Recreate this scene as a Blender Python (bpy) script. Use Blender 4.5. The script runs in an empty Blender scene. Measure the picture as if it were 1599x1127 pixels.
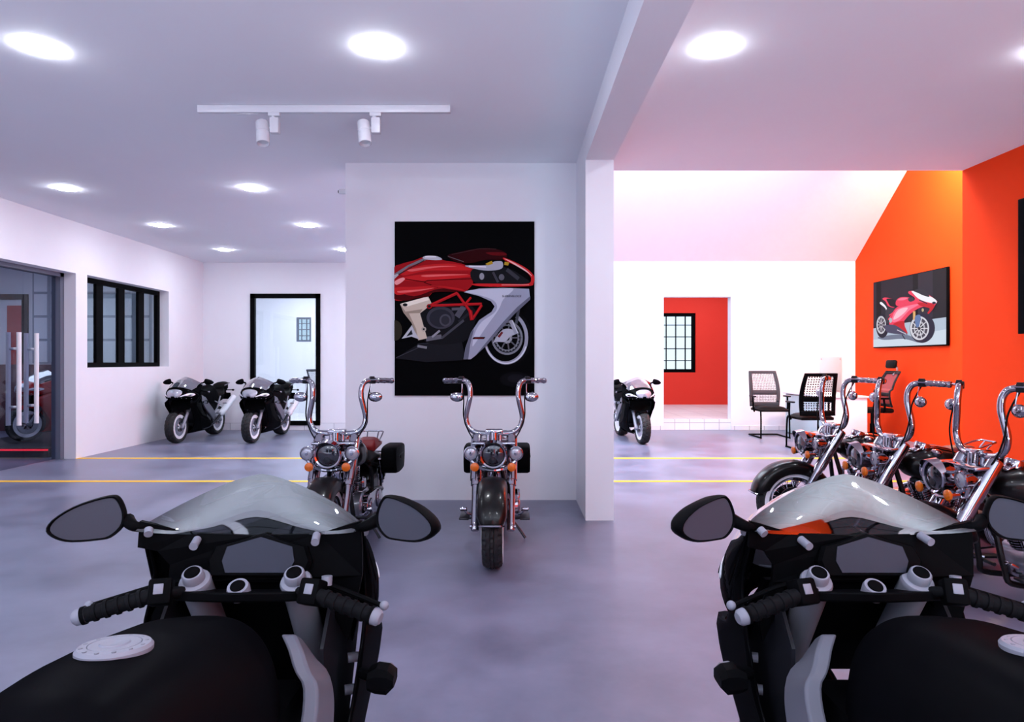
import bpy, bmesh, math, random
from mathutils import Vector, Matrix
from mathutils.geometry import tessellate_polygon
random.seed(7)
PI = math.pi
SC = bpy.context.scene
COL = SC.collection

# ------------------------------------------------------------------ camera, world, exposure
EYE = 1.4
cam_d = bpy.data.cameras.new('camera')
cam_d.sensor_width = 36.0
cam_d.lens = 1040 / 1599 * 36.0
cam_d.clip_start = 0.02
cam = bpy.data.objects.new('camera', cam_d)
cam.location = (0, 0, EYE)
cam.rotation_euler = (PI / 2, 0, 0)
COL.objects.link(cam)
SC.camera = cam
SC.view_settings.view_transform = 'Standard'
SC.view_settings.look = 'None'
SC.view_settings.gamma = 1.0
SC.view_settings.exposure = 0.24
SC.view_settings.use_curve_mapping = False
SC.cycles.max_bounces = 10
SC.cycles.diffuse_bounces = 5
SC.cycles.glossy_bounces = 5
SC.cycles.transparent_max_bounces = 12
SC.cycles.sample_clamp_indirect = 4.0
SC.cycles.use_denoising = True

w = bpy.data.worlds.new('daylight')
SC.world = w
w.use_nodes = True
bg = w.node_tree.nodes['Background']
bg.inputs[0].default_value = (0.86, 0.92, 1.0, 1)
bg.inputs[1].default_value = 1.6


def area_light(name, loc, rot, sx, sy, power, color=(1, 1, 1)):
    d = bpy.data.lights.new(name, 'AREA')
    d.shape = 'RECTANGLE'
    d.size, d.size_y = sx, sy
    d.energy = power
    d.color = color
    o = bpy.data.objects.new(name, d)
    o.location = loc
    o.rotation_euler = rot
    COL.objects.link(o)
    return o


COOL = (0.74, 0.855, 1.0)
# area lights added unseen under the high roof, brightening the far right hall
area_light('roof_fill', (3.0, 9.3, 6.3), (0, 0, 0), 4.5, 2.6, 640, COOL)
area_light('slope_fill', (3.3, 7.1, 5.0), (PI / 2 - 0.30, 0, 0), 4.2, 1.6, 190, (0.78, 0.88, 1.0))
# warm lamp high on the far part of the orange wall
area_light('warm_wall_lamp', (6.35, 9.8, 5.2), (0, -0.6, 0), 0.5, 0.5, 330, (1.0, 0.72, 0.38))
# ceiling lights of the adjoining rooms
area_light('red_room_light', (4.5, 16.0, 3.5), (0, 0, 0), 3.0, 2.5, 85, COOL)
area_light('glass_room_light', (-4.5, 16.0, 3.4), (0, 0, 0), 3.0, 2.5, 175, (0.95, 0.96, 1.0))
area_light('side_room_light', (-8.8, 10.0, 3.3), (0, 0, 0), 2.5, 4.0, 90, COOL)
# wide upward fill lights added behind the camera to wash the ceiling
area_light('ceiling_fill', (-2.7, -2.9, 0.25), (PI, 0, 0), 5.5, 3.0, 330, COOL)
area_light('ceiling_fill_right', (2.9, -2.9, 0.25), (PI, 0, 0), 2.8, 3.0, 360, (0.70, 0.90, 1.0))
# unseen fill light added behind the wall with the poster, brightens the back
area_light('back_hall_fill', (-0.45, 10.2, 3.36), (0, 0, 0), 2.0, 5.0, 230, COOL)

# ------------------------------------------------------------------ materials
def lin(c):
    return tuple(((v / 255) / 12.92 if v / 255 <= 0.04045 else ((v / 255 + 0.055) / 1.055) ** 2.4) for v in c) + (1.0,)


def mat(name, rgb, rough=0.5, metal=0.0, coat=0.0, emit=0.0, spec=0.5):
    m = bpy.data.materials.new(name)
    m.use_nodes = True
    b = m.node_tree.nodes['Principled BSDF']
    c = lin(rgb)
    b.inputs['Base Color'].default_value = c
    b.inputs['Roughness'].default_value = rough
    b.inputs['Metallic'].default_value = metal
    b.inputs['Coat Weight'].default_value = coat
    b.inputs['Coat Roughness'].default_value = 0.04
    b.inputs['Specular IOR Level'].default_value = spec
    if emit:
        b.inputs['Emission Color'].default_value = c
        b.inputs['Emission Strength'].default_value = emit
    return m


def noise_mat(name, rgb1, rgb2, scale, r0, r1, bump=0.0, detail=6.0, stretch=(1, 1, 1), metal=0.0):
    m = mat(name, rgb1, r0, metal)
    nt = m.node_tree
    N, L = nt.nodes, nt.links
    b = N['Principled BSDF']
    tc = N.new('ShaderNodeTexCoord')
    mp = N.new('ShaderNodeMapping')
    mp.inputs['Scale'].default_value = stretch
    L.new(tc.outputs['Object'], mp.inputs[0])
    n = N.new('ShaderNodeTexNoise')
    n.inputs['Scale'].default_value = scale
    n.inputs['Detail'].default_value = detail
    n.inputs['Roughness'].default_value = 0.6
    L.new(mp.outputs[0], n.inputs['Vector'])
    r = N.new('ShaderNodeMapRange')
    r.inputs[1].default_value, r.inputs[2].default_value = 0.12, 0.88
    L.new(n.outputs[0], r.inputs[0])
    mx = N.new('ShaderNodeMix')
    mx.data_type = 'RGBA'
    mx.inputs[6].default_value = lin(rgb1)
    mx.inputs[7].default_value = lin(rgb2)
    L.new(r.outputs[0], mx.inputs[0])
    L.new(mx.outputs[2], b.inputs['Base Color'])
    rr = N.new('ShaderNodeMapRange')
    rr.inputs[3].default_value, rr.inputs[4].default_value = r0, r1
    L.new(r.outputs[0], rr.inputs[0])
    L.new(rr.outputs[0], b.inputs['Roughness'])
    if bump:
        bp = N.new('ShaderNodeBump')
        bp.inputs['Strength'].default_value = bump
        bp.inputs['Distance'].default_value = 0.01
        L.new(n.outputs[0], bp.inputs['Height'])
        L.new(bp.outputs[0], b.inputs['Normal'])
    return m


def glass_mat(name, tint, ior=1.5, boost=0.0, rough=0.0):
    """thin pane: tinted see-through plus a fresnel reflection"""
    m = bpy.data.materials.new(name)
    m.use_nodes = True
    nt = m.node_tree
    nt.nodes.clear()
    N, L = nt.nodes, nt.links
    out = N.new('ShaderNodeOutputMaterial')
    tr = N.new('ShaderNodeBsdfTransparent')
    tr.inputs[0].default_value = lin(tint)
    gl = N.new('ShaderNodeBsdfGlossy')
    gl.inputs['Roughness'].default_value = rough
    gl.inputs[0].default_value = (1, 1, 1, 1)
    fr = N.new('ShaderNodeFresnel')
    # a pane has two faces: the ray leaving by the second one must see the same index as the first
    ge = N.new('ShaderNodeNewGeometry')
    mi = N.new('ShaderNodeMapRange')
    mi.inputs[3].default_value, mi.inputs[4].default_value = ior, 1.0 / ior
    L.new(ge.outputs['Backfacing'], mi.inputs[0])
    L.new(mi.outputs[0], fr.inputs[0])
    ad = N.new('ShaderNodeMath')
    ad.operation = 'ADD'
    ad.use_clamp = True
    ad.inputs[1].default_value = boost
    L.new(fr.outputs[0], ad.inputs[0])
    mx = N.new('ShaderNodeMixShader')
    L.new(ad.outputs[0], mx.inputs[0])
    L.new(tr.outputs[0], mx.inputs[1])
    L.new(gl.outputs[0], mx.inputs[2])
    L.new(mx.outputs[0], out.inputs[0])
    return m


def mesh_fabric(name, rgb, scale, hole):
    """woven fabric with small round holes"""
    m = mat(name, rgb, 0.7)
    nt = m.node_tree
    N, L = nt.nodes, nt.links
    b = N['Principled BSDF']
    out = N['Material Output']
    tc = N.new('ShaderNodeTexCoord')
    v = N.new('ShaderNodeTexVoronoi')
    v.voronoi_dimensions = '2D'
    v.inputs['Scale'].default_value = scale
    v.inputs['Randomness'].default_value = 0.15
    sx = N.new('ShaderNodeSeparateXYZ')
    cx = N.new('ShaderNodeCombineXYZ')
    L.new(tc.outputs['Object'], sx.inputs[0])
    L.new(sx.outputs[0], cx.inputs[0])
    L.new(sx.outputs[2], cx.inputs[1])
    L.new(cx.outputs[0], v.inputs['Vector'])
    lt = N.new('ShaderNodeMath')
    lt.operation = 'GREATER_THAN'
    lt.inputs[1].default_value = hole
    L.new(v.outputs['Distance'], lt.inputs[0])
    tr = N.new('ShaderNodeBsdfTransparent')
    mx = N.new('ShaderNodeMixShader')
    L.new(lt.outputs[0], mx.inputs[0])
    L.new(b.outputs[0], mx.inputs[1])
    L.new(tr.outputs[0], mx.inputs[2])
    L.new(mx.outputs[0], out.inputs[0])
    return m


def tile_mat(name, rgb, grout, w_, h_, rot=False):
    m = mat(name, rgb, 0.25)
    nt = m.node_tree
    N, L = nt.nodes, nt.links
    b = N['Principled BSDF']
    tc = N.new('ShaderNodeTexCoord')
    mp = N.new('ShaderNodeMapping')
    if rot:
        mp.inputs['Rotation'].default_value = (PI / 2, 0, 0)
    L.new(tc.outputs['Object'], mp.inputs[0])
    br = N.new('ShaderNodeTexBrick')
    br.offset = 0.0
    br.inputs['Color1'].default_value = lin(rgb)
    br.inputs['Color2'].default_value = lin(tuple(max(0, c - 6) for c in rgb))
    br.inputs['Mortar'].default_value = lin(grout)
    br.inputs['Scale'].default_value = 1.0
    br.inputs['Mortar Size'].default_value = 0.006
    br.inputs['Brick Width'].default_value = w_
    br.inputs['Row Height'].default_value = h_
    L.new(mp.outputs[0], br.inputs['Vector'])
    L.new(br.outputs['Color'], b.inputs['Base Color'])
    return m


M = {}
M['wall'] = noise_mat('white_wall_paint', (228, 227, 234), (224, 223, 231), 3, 0.75, 0.85)
M['ceiling'] = noise_mat('white_ceiling_paint', (236, 236, 242), (233, 233, 240), 2, 0.8, 0.9)
M['orange'] = noise_mat('orange_wall_paint', (236, 64, 18), (233, 62, 17), 2, 0.7, 0.8)
M['orange'].node_tree.nodes['Principled BSDF'].inputs['Specular IOR Level'].default_value = 0.1
M['red_wall'] = noise_mat('red_wall_paint', (228, 42, 18), (224, 40, 17), 2, 0.7, 0.8)
M['concrete'] = noise_mat('polished_concrete', (66, 67, 88), (140, 141, 166), 1.3, 0.24, 0.44, 0.0, 5)
M['yellow'] = mat('yellow_line_paint', (250, 190, 20), 0.5)
M['tile'] = tile_mat('white_wall_tile', (225, 225, 232), (165, 165, 175), 0.3, 0.15, True)
M['floor_tile'] = tile_mat('pale_floor_tile', (222, 220, 222), (180, 180, 186), 0.6, 0.6)
M['black_frame'] = mat('black_window_frame', (6, 6, 8), 0.5, spec=0.03)
M['grey_frame'] = mat('grey_door_frame', (96, 102, 118), 0.4)
M['front_pane'] = glass_mat('solar_glass_pane', (150, 154, 164), 1.45)
M['pane'] = glass_mat('window_pane', (225, 232, 236), 1.45)
M['door_pane'] = glass_mat('door_pane', (218, 221, 230), 1.3)
M['frosted'] = glass_mat('pale_frosted_glass', (205, 222, 228), 1.5, 0.15, 0.3)
M['black_gloss'] = mat('black_gloss_paint', (6, 6, 8), 0.3, 0, 0.06, spec=0.0)
M['chopper_black'] = mat('black_lacquer', (9, 7, 8), 0.28, 0, 0.18, spec=0.2)
M['tank_black'] = mat('satin_black_paint', (6, 6, 9), 0.4, 0, 0.06, spec=0.0)
M['tank_black'].node_tree.nodes['Principled BSDF'].inputs['Coat Roughness'].default_value = 0.4
M['black'] = mat('black_plastic', (7, 7, 9), 0.5, spec=0.02)
M['dark_grey'] = mat('dark_grey_plastic', (28, 28, 34), 0.45, spec=0.15)
M['rubber'] = mat('black_rubber', (15, 15, 18), 0.7, spec=0.06)
M['tyre'] = noise_mat('tyre_rubber', (11, 11, 13), (26, 26, 30), 30, 0.6, 0.8)
M['white_plastic'] = mat('white_plastic', (126, 126, 139), 0.45, spec=0.25)
M['lamp_white'] = mat('white_lamp_housing', (205, 205, 214), 0.35)
M['grey_plastic'] = mat('grey_plastic', (112, 112, 124), 0.45)
M['chrome'] = mat('chrome', (172, 171, 180), 0.07, 1.0)
M['silver'] = mat('brushed_silver', (190, 190, 200), 0.3, 1.0)
M['light_metal'] = mat('light_grey_metal', (132, 132, 144), 0.4, 0.3)
M['frame_grey'] = mat('grey_frame_paint', (96, 96, 108), 0.45, 0.0, spec=0.2)
M['engine'] = mat('dark_engine_metal', (52, 52, 58), 0.35, 0.8)
M['white_rim'] = mat('white_wheel_paint', (232, 232, 240), 0.35)
M['lens'] = mat('clear_lamp_lens', (165, 166, 178), 0.15, 0.3, 0.6)
M['dark_lens'] = mat('dark_lamp_lens', (40, 40, 50), 0.05, 0.3, 1.0)
M['amber'] = mat('amber_lens', (205, 98, 6), 0.3, 0, 0.2)
M['red_lens'] = mat('red_lens', (170, 12, 16), 0.2, 0, 0.6)
M['mirror_grey'] = mat('grey_mirror_glass', (60, 61, 72), 0.5, 0.0, spec=0.15)
M['display'] = mat('grey_display_glass', (46, 48, 60), 0.4, 0, 0.0, spec=0.15)
M['visor'] = glass_mat('smoked_visor', (140, 138, 148), 1.45, 0.12, 0.03)
M['visor_front'] = glass_mat('smoked_windscreen', (150, 146, 156), 1.5, 0.40, 0.05)
M['red_leather'] = mat('dark_red_leather', (110, 16, 20), 0.5)
M['black_leather'] = mat('black_leather', (8, 8, 10), 0.55, spec=0.1)
M['red_paint'] = mat('red_gloss_paint', (175, 18, 22), 0.25, 0, 0.6)
M['white_lacquer'] = mat('white_lacquer', (228, 229, 234), 0.3)
M['desk_glass'] = mat('pale_glass_panel', (176, 196, 205), 0.2, 0, 0.3)
M['chair_grey'] = mat('chair_grey_fabric', (66, 66, 72), 0.7, spec=0.1)
M['mesh_grey'] = mesh_fabric('grey_chair_mesh', (105, 105, 112), 34, 0.37)
M['mesh_black'] = mesh_fabric('black_chair_mesh', (30, 30, 33), 27, 0.30)
M['mesh_red'] = mesh_fabric('grey_red_chair_mesh', (120, 66, 74), 90, 0.50)
M['lamp'] = mat('lit_downlight_lens', (240, 245, 255), 0.5, emit=170.0)


# ------------------------------------------------------------------ mesh builder
def catmull(pts, n=6, closed=False):
    pts = [Vector(p) for p in pts]
    out = []
    m = len(pts)
    rng = m if closed else m - 1
    for i in range(rng):
        if closed:
            p0, p1, p2, p3 = pts[i - 1], pts[i], pts[(i + 1) % m], pts[(i + 2) % m]
        else:
            p0, p1, p2, p3 = pts[max(i - 1, 0)], pts[i], pts[i + 1], pts[min(i + 2, m - 1)]
        for k in range(n):
            t = k / n
            out.append(0.5 * ((2 * p1) + (p2 - p0) * t + (2 * p0 - 5 * p1 + 4 * p2 - p3) * t * t + (3 * p1 - p0 - 3 * p2 + p3) * t ** 3))
    if not closed:
        out.append(pts[-1])
    return out


def frame_of(d):
    d = Vector(d).normalized()
    a = Vector((0, 0, 1)) if abs(d.z) < 0.9 else Vector((0, 1, 0))
    u = d.cross(a).normalized()
    return u, d.cross(u).normalized(), d


class MB:
    def __init__(self):
        self.bm = bmesh.new()
        self.mi = 0

    def quad_rings(self, rings, closed=True, cap=True):
        bm = self.bm
        R = [[bm.verts.new(p) for p in r] for r in rings]
        n = len(R[0])
        for a, b in zip(R[:-1], R[1:]):
            for i in range(n if closed else n - 1):
                j = (i + 1) % n
                f = bm.faces.new((a[i], a[j], b[j], b[i]))
                f.material_index = self.mi
        if cap and closed:
            for r in (R[0], R[-1]):
                try:
                    f = bm.faces.new(r)
                    f.material_index = self.mi
                except ValueError:
                    pass
        return self

    def box(self, c, s, rot=None, bevel=0.0, seg=2):
        g = bmesh.ops.create_cube(self.bm, size=1.0)
        vs = g['verts']
        bmesh.ops.scale(self.bm, vec=s, verts=vs)
        if bevel:
            es = list({e for v in vs for e in v.link_edges})
            r = bmesh.ops.bevel(self.bm, geom=es, offset=bevel, segments=seg, affect='EDGES', profile=0.5)
            vs = list({v for f in r['faces'] for v in f.verts} | {v for v in vs if v.is_valid})
        fs = {f for v in vs for f in v.link_faces}
        for f in fs:
            f.material_index = self.mi
        mt = Matrix.Translation(c) @ (rot.to_4x4() if rot is not None else Matrix.Identity(4))
        bmesh.ops.transform(self.bm, matrix=mt, verts=vs)
        return self

    def span(self, lo, hi, bevel=0.0):
        return self.box([(a + b) / 2 for a, b in zip(lo, hi)], [abs(b - a) for a, b in zip(lo, hi)], None, bevel)

    def cyl(self, p0, p1, r0, r1=None, n=16):
        r1 = r0 if r1 is None else r1
        p0, p1 = Vector(p0), Vector(p1)
        u, v, d = frame_of(p1 - p0)
        ring = lambda p, r: [p + (u * math.cos(2 * PI * i / n) + v * math.sin(2 * PI * i / n)) * r for i in range(n)]
        return self.quad_rings([ring(p0, r0), ring(p1, r1)])

    def lathe(self, prof, origin, axis, n=24, cap=True, knob=None):
        """prof: (radius, height along axis)"""
        o = Vector(origin)
        u, v, d = frame_of(axis)
        rings = []
        for k, (r, h) in enumerate(prof):
            ring = []
            for i in range(n):
                rr = r + (knob(i, k) if knob else 0)
                a = 2 * PI * i / n
                ring.append(o + d * h + (u * math.cos(a) + v * math.sin(a)) * rr)
            rings.append(ring)
        return self.quad_rings(rings, True, cap)

    def tube(self, pts, r, n=8, sub=5, radii=None, closed=False):
        P = catmull(pts, sub, closed) if sub > 1 else [Vector(p) for p in pts]
        m = len(P)
        rings = []
        u = None
        for i, p in enumerate(P):
            if closed:
                d = (P[(i + 1) % m] - P[i - 1]).normalized()
            else:
                d = (P[min(i + 1, m - 1)] - P[max(i - 1, 0)]).normalized()
            if u is None:
                u = frame_of(d)[0]
            u = (u - d * u.dot(d)).normalized()
            v = d.cross(u)
            rr = r if radii is None else radii[0] + (radii[1] - radii[0]) * i / (m - 1)
            rings.append([p + (u * math.cos(2 * PI * k / n) + v * math.sin(2 * PI * k / n)) * rr for k in range(n)])
        if closed:
            rings.append(rings[0])
        return self.quad_rings(rings, True, not closed)

    def sphere(self, c, r, n=16, m=10, rot=None):
        r = r if isinstance(r, (tuple, list)) else (r, r, r)
        rings = []
        for i in range(m + 1):
            a = PI * (0.002 + 0.996 * i / m)
            ring = []
            for k in range(n):
                b = 2 * PI * k / n
                p = Vector((r[0] * math.sin(a) * math.cos(b), r[1] * math.sin(a) * math.sin(b), r[2] * math.cos(a)))
                if rot is not None:
                    p = rot @ p
                ring.append(Vector(c) + p)
            rings.append(ring)
        return self.quad_rings(rings)

    def prism(self, poly, f, t0, t1):
        """poly in 2D; f(a, b, t) gives the 3D point"""
        return self.quad_rings([[f(a, b, t) for a, b in poly] for t in (t0, t1)])

    def grid(self, f, nu, nv):
        rows = [[Vector(f(i / nu, j / nv)) for j in range(nv + 1)] for i in range(nu + 1)]
        return self.quad_rings(rows, False, False)

    def build(self, name, m, parent=None, smooth=40, bevel=0.0, solid=0.0, sub=0):
        bm = self.bm
        bmesh.ops.remove_doubles(bm, verts=bm.verts, dist=1e-5)
        if not solid:
            bmesh.ops.recalc_face_normals(bm, faces=bm.faces)
        me = bpy.data.meshes.new(name)
        bm.to_mesh(me)
        bm.free()
        for x in (m if isinstance(m, (list, tuple)) else [m]):
            me.materials.append(x)
        if smooth:
            me.shade_smooth()
            me.set_sharp_from_angle(angle=math.radians(smooth))
        o = bpy.data.objects.new(name, me)
        COL.objects.link(o)
        o.parent = parent
        if solid:
            q = o.modifiers.new('thickness', 'SOLIDIFY')
            q.thickness = solid
            q.offset = 0
        if bevel:
            q = o.modifiers.new('bevel', 'BEVEL')
            q.width = bevel
            q.segments = 2
            q.limit_method = 'ANGLE'
        if sub:
            q = o.modifiers.new('sub', 'SUBSURF')
            q.levels = q.render_levels = sub
        return o


def tag(o, label=None, cat=None, group=None, kind=None):
    if label:
        o['label'] = label
    if cat:
        o['category'] = cat
    if group:
        o['group'] = group
    if kind:
        o['kind'] = kind
    return o


def thing(name, label, cat, loc=(0, 0, 0), rz=0.0, group=None):
    o = bpy.data.objects.new(name, None)
    o.empty_display_size = 0.1
    COL.objects.link(o)
    o.location = loc
    o.rotation_euler = (0, 0, rz)
    return tag(o, label, cat, group)


def struct(name, mb, m, **k):
    return tag(mb.build(name, m, None, **k), kind='structure')


def copy_tree(o, parent=None):
    c = o.copy()
    COL.objects.link(c)
    c.parent = parent
    for ch in list(o.children):
        copy_tree(ch, c)
    return c


# ------------------------------------------------------------------ the setting
CZ = 3.394
BY = 13.48          # back wall
LX = -6.25          # left wall
struct('floor', MB().span((-11.2, -5.2, -0.1), (7.2, 13.58, 0)), M['concrete'], smooth=0)
struct('trim_1', MB().span((LX, 9.53, 0), (6.0, 9.63, 0.003)), M['yellow'], smooth=0)
struct('trim_2', MB().span((LX, 7.70, 0), (5.5, 7.79, 0.003)), M['yellow'], smooth=0)

wl = MB()
T = -6.56
wl.span((T, -5.2, 0), (LX, 5.2, CZ))
wl.span((T, 5.2, 2.657), (LX, 9.545, CZ))
wl.span((T, 9.545, 0), (LX, 9.80, CZ))
wl.span((T, 9.80, 0), (LX, 12.13, 1.30))
wl.span((T, 9.80, 2.665), (LX, 12.13, CZ))
wl.span((T, 12.13, 0), (LX, BY, CZ))
struct('wall_left', wl, M['wall'], smooth=0)

wb = MB()
B2 = BY + 0.2
wb.span((-11.2, BY, 0), (-5.29, B2, CZ + 0.1))
wb.span((-5.29, BY, 0), (-3.876, B2, 0.10))
wb.span((-5.29, BY, 2.76), (-3.876, B2, CZ + 0.1))
wb.span((-3.876, BY, 0), (3.07, B2, CZ + 0.1))
wb.span((3.07, BY, 2.70), (4.43, B2, CZ + 0.1))
wb.span((4.43, BY, 0), (7.2, B2, CZ + 0.1))
struct('wall_back', wb, M['wall'], smooth=0)
bb = MB()
bb.span((LX, BY - 0.012, 0), (0.85, BY, 0.15))
bb.span((0.85, BY - 0.012, 0), (3.07, BY, 0.09))
bb.span((4.43, BY - 0.012, 0), (6.94, BY, 0.09))
struct('baseboard_back', bb, M['tile'], smooth=0)

struct('wall_right', MB().span((4.72, -5.2, 0), (4.95, 6.98, 6.6)), M['orange'], smooth=0)
struct('wall_far_right', MB().span((6.948, 6.7, 0), (7.2, BY, 6.6)), M['orange'], smooth=0)
struct('wall_link', MB().span((4.95, 6.78, 0), (6.948, 6.98, 6.6)), M['wall'], smooth=0)
struct('ceiling', MB().span((-11.2, -5.2, CZ), (0.80, B2, CZ + 0.15)).span((0.80, -5.2, CZ), (4.72, 6.98, CZ + 0.15)), M['ceiling'], smooth=0)
up = MB()
up.span((0.80, 6.98, CZ + 0.15), (0.95, BY, 6.6))
up.span((0.80, 6.80, CZ + 0.15), (4.72, 6.98, 6.6))
struct('wall_upper', up, M['wall'], smooth=0)
ro = MB()
ro.prism([(BY + 0.25, 3.42 - 0.19), (9.25, 6.6), (6.7, 6.6), (6.7, 6.8), (9.33, 6.8), (BY + 0.25, 3.52)], lambda a, b, t: (t, a, b), 0.80, 7.2)
struct('ceiling_slope', ro, M['ceiling'], smooth=0)

# front wall behind the camera with wide shopfront openings
wf = MB()
FY = -5.0
wf.span((-11.2, FY - 0.2, 2.9), (7.2, FY, CZ))
wf.span((-11.2, FY - 0.2, 0), (-5.2, FY, 2.9))
for x0, x1 in ((-2.9, -2.6), (-0.1, 0.0), (0.9, 2.9)):
    wf.span((x0, FY - 0.2, 0), (x1, FY, 2.9))
struct('wall_front', wf, M['wall'], smooth=0)
struct('wall_front_red', MB().span((0.0, FY - 0.2, 0), (0.9, FY + 0.02, 2.9)), M['red_wall'], smooth=0)
for k, (x0, x1) in enumerate(((-5.2, -2.9), (-2.6, -0.1), (2.9, 4.72))):
    f = MB()
    for x in (x0, (x0 + x1) / 2, x1):
        f.span((x - 0.04, FY - 0.14, 0), (x + 0.04, FY - 0.06, 2.9))
    for z in (0.04, 0.9, 1.9, 2.86):
        f.span((x0, FY - 0.13, z - 0.035), (x1, FY - 0.07, z + 0.035))
    wn = struct('window_%d' % (5 + k), f, M['black_frame'], smooth=0)
    MB().span((x0, FY - 0.104, 0), (x1, FY - 0.098, 2.9)).build('pane', M['front_pane'], wn, smooth=0)

# free-standing wall with the poster, pillar and beam
struct('wall_middle', MB().span((-1.678, 6.71, 0), (0.6465, 6.95, CZ)), M['wall'], smooth=0)
struct('pillar', MB().span((0.6465, 5.847, 0), (0.894, 6.95, CZ)), M['wall'], smooth=0)
struct('beam', MB().span((0.6465, -5.0, 3.165), (0.894, 5.847, CZ)), M['wall'], smooth=0)

# side room behind the left wall
sr = MB()
sr.span((-11.2, 3.0, 0), (-11.0, BY, CZ))
sr.span((-11.0, 3.0, 0), (T, 3.2, CZ))
struct('wall_side_room', sr, M['wall'], smooth=0)
struct('trim_4', MB().span((-11.0, 13.30, 0), (T - 0.02, 13.42, 1.33)), mat('dark_red_panel', (84, 44, 56), 0.5), smooth=0)
# red room through the doorway
rm = MB()
rm.span((1.2, B2, 0), (8.2, 18.3, 0.22))
struct('floor_red_room', rm, M['floor_tile'], smooth=0)
struct('trim_3', MB().span((3.07, BY + 0.02, 0), (4.43, B2, 0.22)), M['tile'], smooth=0)
RW = 18.05
rw = MB()
rw.span((1.2, RW, 0.22), (2.9, RW + 0.25, 3.6))
rw.span((2.9, RW, 0.22), (4.98, RW + 0.25, 1.09))
rw.span((2.9, RW, 2.70), (4.98, RW + 0.25, 3.6))
rw.span((4.98, RW, 0.22), (8.2, RW + 0.25, 3.6))
struct('wall_red_room', rw, M['red_wall'], smooth=0)
sw = MB()
sw.span((1.0, B2, 0), (1.2, 18.3, 3.6))
sw.span((8.2, B2, 0), (8.4, 18.3, 3.6))
struct('wall_red_room_sides', sw, M['wall'], smooth=0)
struct('ceiling_red_room', MB().span((1.0, B2, 3.6), (8.4, 18.3, 3.7)), M['ceiling'], smooth=0)
# white room behind the framed glass door
gm = MB()
gm.span((-8.0, B2, 0), (-7.8, 18.2, 3.5))
gm.span((-2.2, B2, 0), (-2.0, 18.2, 3.5))
GW = 18.0
gx0, gx1, gz0, gz1 = -5.83, -5.43, 1.92, 2.58
gm.span((-8.0, GW, 0), (gx0, GW + 0.2, 3.5))
gm.span((gx1, GW, 0), (-2.0, GW + 0.2, 3.5))
gm.span((gx0, GW, 0), (gx1, GW + 0.2, gz0))
gm.span((gx0, GW, gz1), (gx1, GW + 0.2, 3.5))
struct('wall_glass_room', gm, M['wall'], smooth=0)
struct('floor_glass_room', MB().span((-8.0, B2, -0.1), (-2.0, 18.2, 0.0)), M['floor_tile'], smooth=0)
struct('ceiling_glass_room', MB().span((-8.0, B2, 3.5), (-2.0, 18.2, 3.6)), M['ceiling'], smooth=0)


def grid_window(name, mapf, x0, x1, z0, z1, xs, zs, fr, bar, m, dep):
    """frame with glazing bars in a plane; mapf(a, z, depth) -> point lo/hi"""
    f = MB()
    def sp(a0, z0_, a1, z1_, d):
        p, q = mapf(a0, z0_, -d), mapf(a1, z1_, d)
        f.span([min(i, j) for i, j in zip(p, q)], [max(i, j) for i, j in zip(p, q)])
    sp(x0, z0, x0 + fr, z1, dep)
    sp(x1 - fr, z0, x1, z1, dep)
    sp(x0, z0, x1, z0 + fr, dep * 0.99)
    sp(x0, z1 - fr, x1, z1, dep * 0.99)
    for i in range(1, xs):
        a = x0 + (x1 - x0) * i / xs
        sp(a - bar / 2, z0, a + bar / 2, z1, dep * 0.7)
    for i in range(1, zs):
        a = z0 + (z1 - z0) * i / zs
        sp(x0, a - bar / 2, x1, a + bar / 2, dep * 0.69)
    o = struct(name, f, m, smooth=0)
    g = MB()
    p, q = mapf(x0, z0, -0.003), mapf(x1, z1, 0.003)
    g.span([min(i, j) for i, j in zip(p, q)], [max(i, j) for i, j in zip(p, q)])
    g.build('pane', M['pane'], o, smooth=0)
    return o


grid_window('window_1', lambda a, z, d: (-6.45 + d, a, z), 9.80, 12.13, 1.30, 2.665, 4, 1, 0.075, 0.17, M['black_frame'], 0.035)
grid_window('window_2', lambda a, z, d: (a, RW + 0.10 + d, z), 2.9, 4.98, 1.09, 2.70, 8, 5, 0.09, 0.022, M['black_frame'], 0.04)
grid_window('window_3', lambda a, z, d: (a, GW + 0.05 + d, z), gx0, gx1, gz0, gz1, 3, 4, 0.05, 0.02, M['grey_frame'], 0.03)
# wide small-paned window at the end of the side room (opaque panes in a pale colour)
wd = MB()
wx0, wx1, wz0, wz1 = -9.70, -6.95, 1.35, 3.25
M['pale_pane'] = mat('milky_window_glass', (222, 224, 234), 0.4)
for k in range(8):
    for j in range(4):
        a0 = wx0 + (wx1 - wx0) * k / 8
        z0 = wz0 + (wz1 - wz0) * j / 4
        wd.span((a0 + 0.04, BY - 0.02, z0 + 0.025), (a0 + (wx1 - wx0) / 8 - 0.04, BY - 0.004, z0 + (wz1 - wz0) / 4 - 0.025))
wf4 = MB().span((wx0, BY - 0.012, wz0), (wx1, BY - 0.001, wz1))
w4 = struct('window_4', wf4, mat('grey_window_frame', (150, 154, 168), 0.5), smooth=0)
wd.build('pane', M['pale_pane'], w4, smooth=0)

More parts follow.
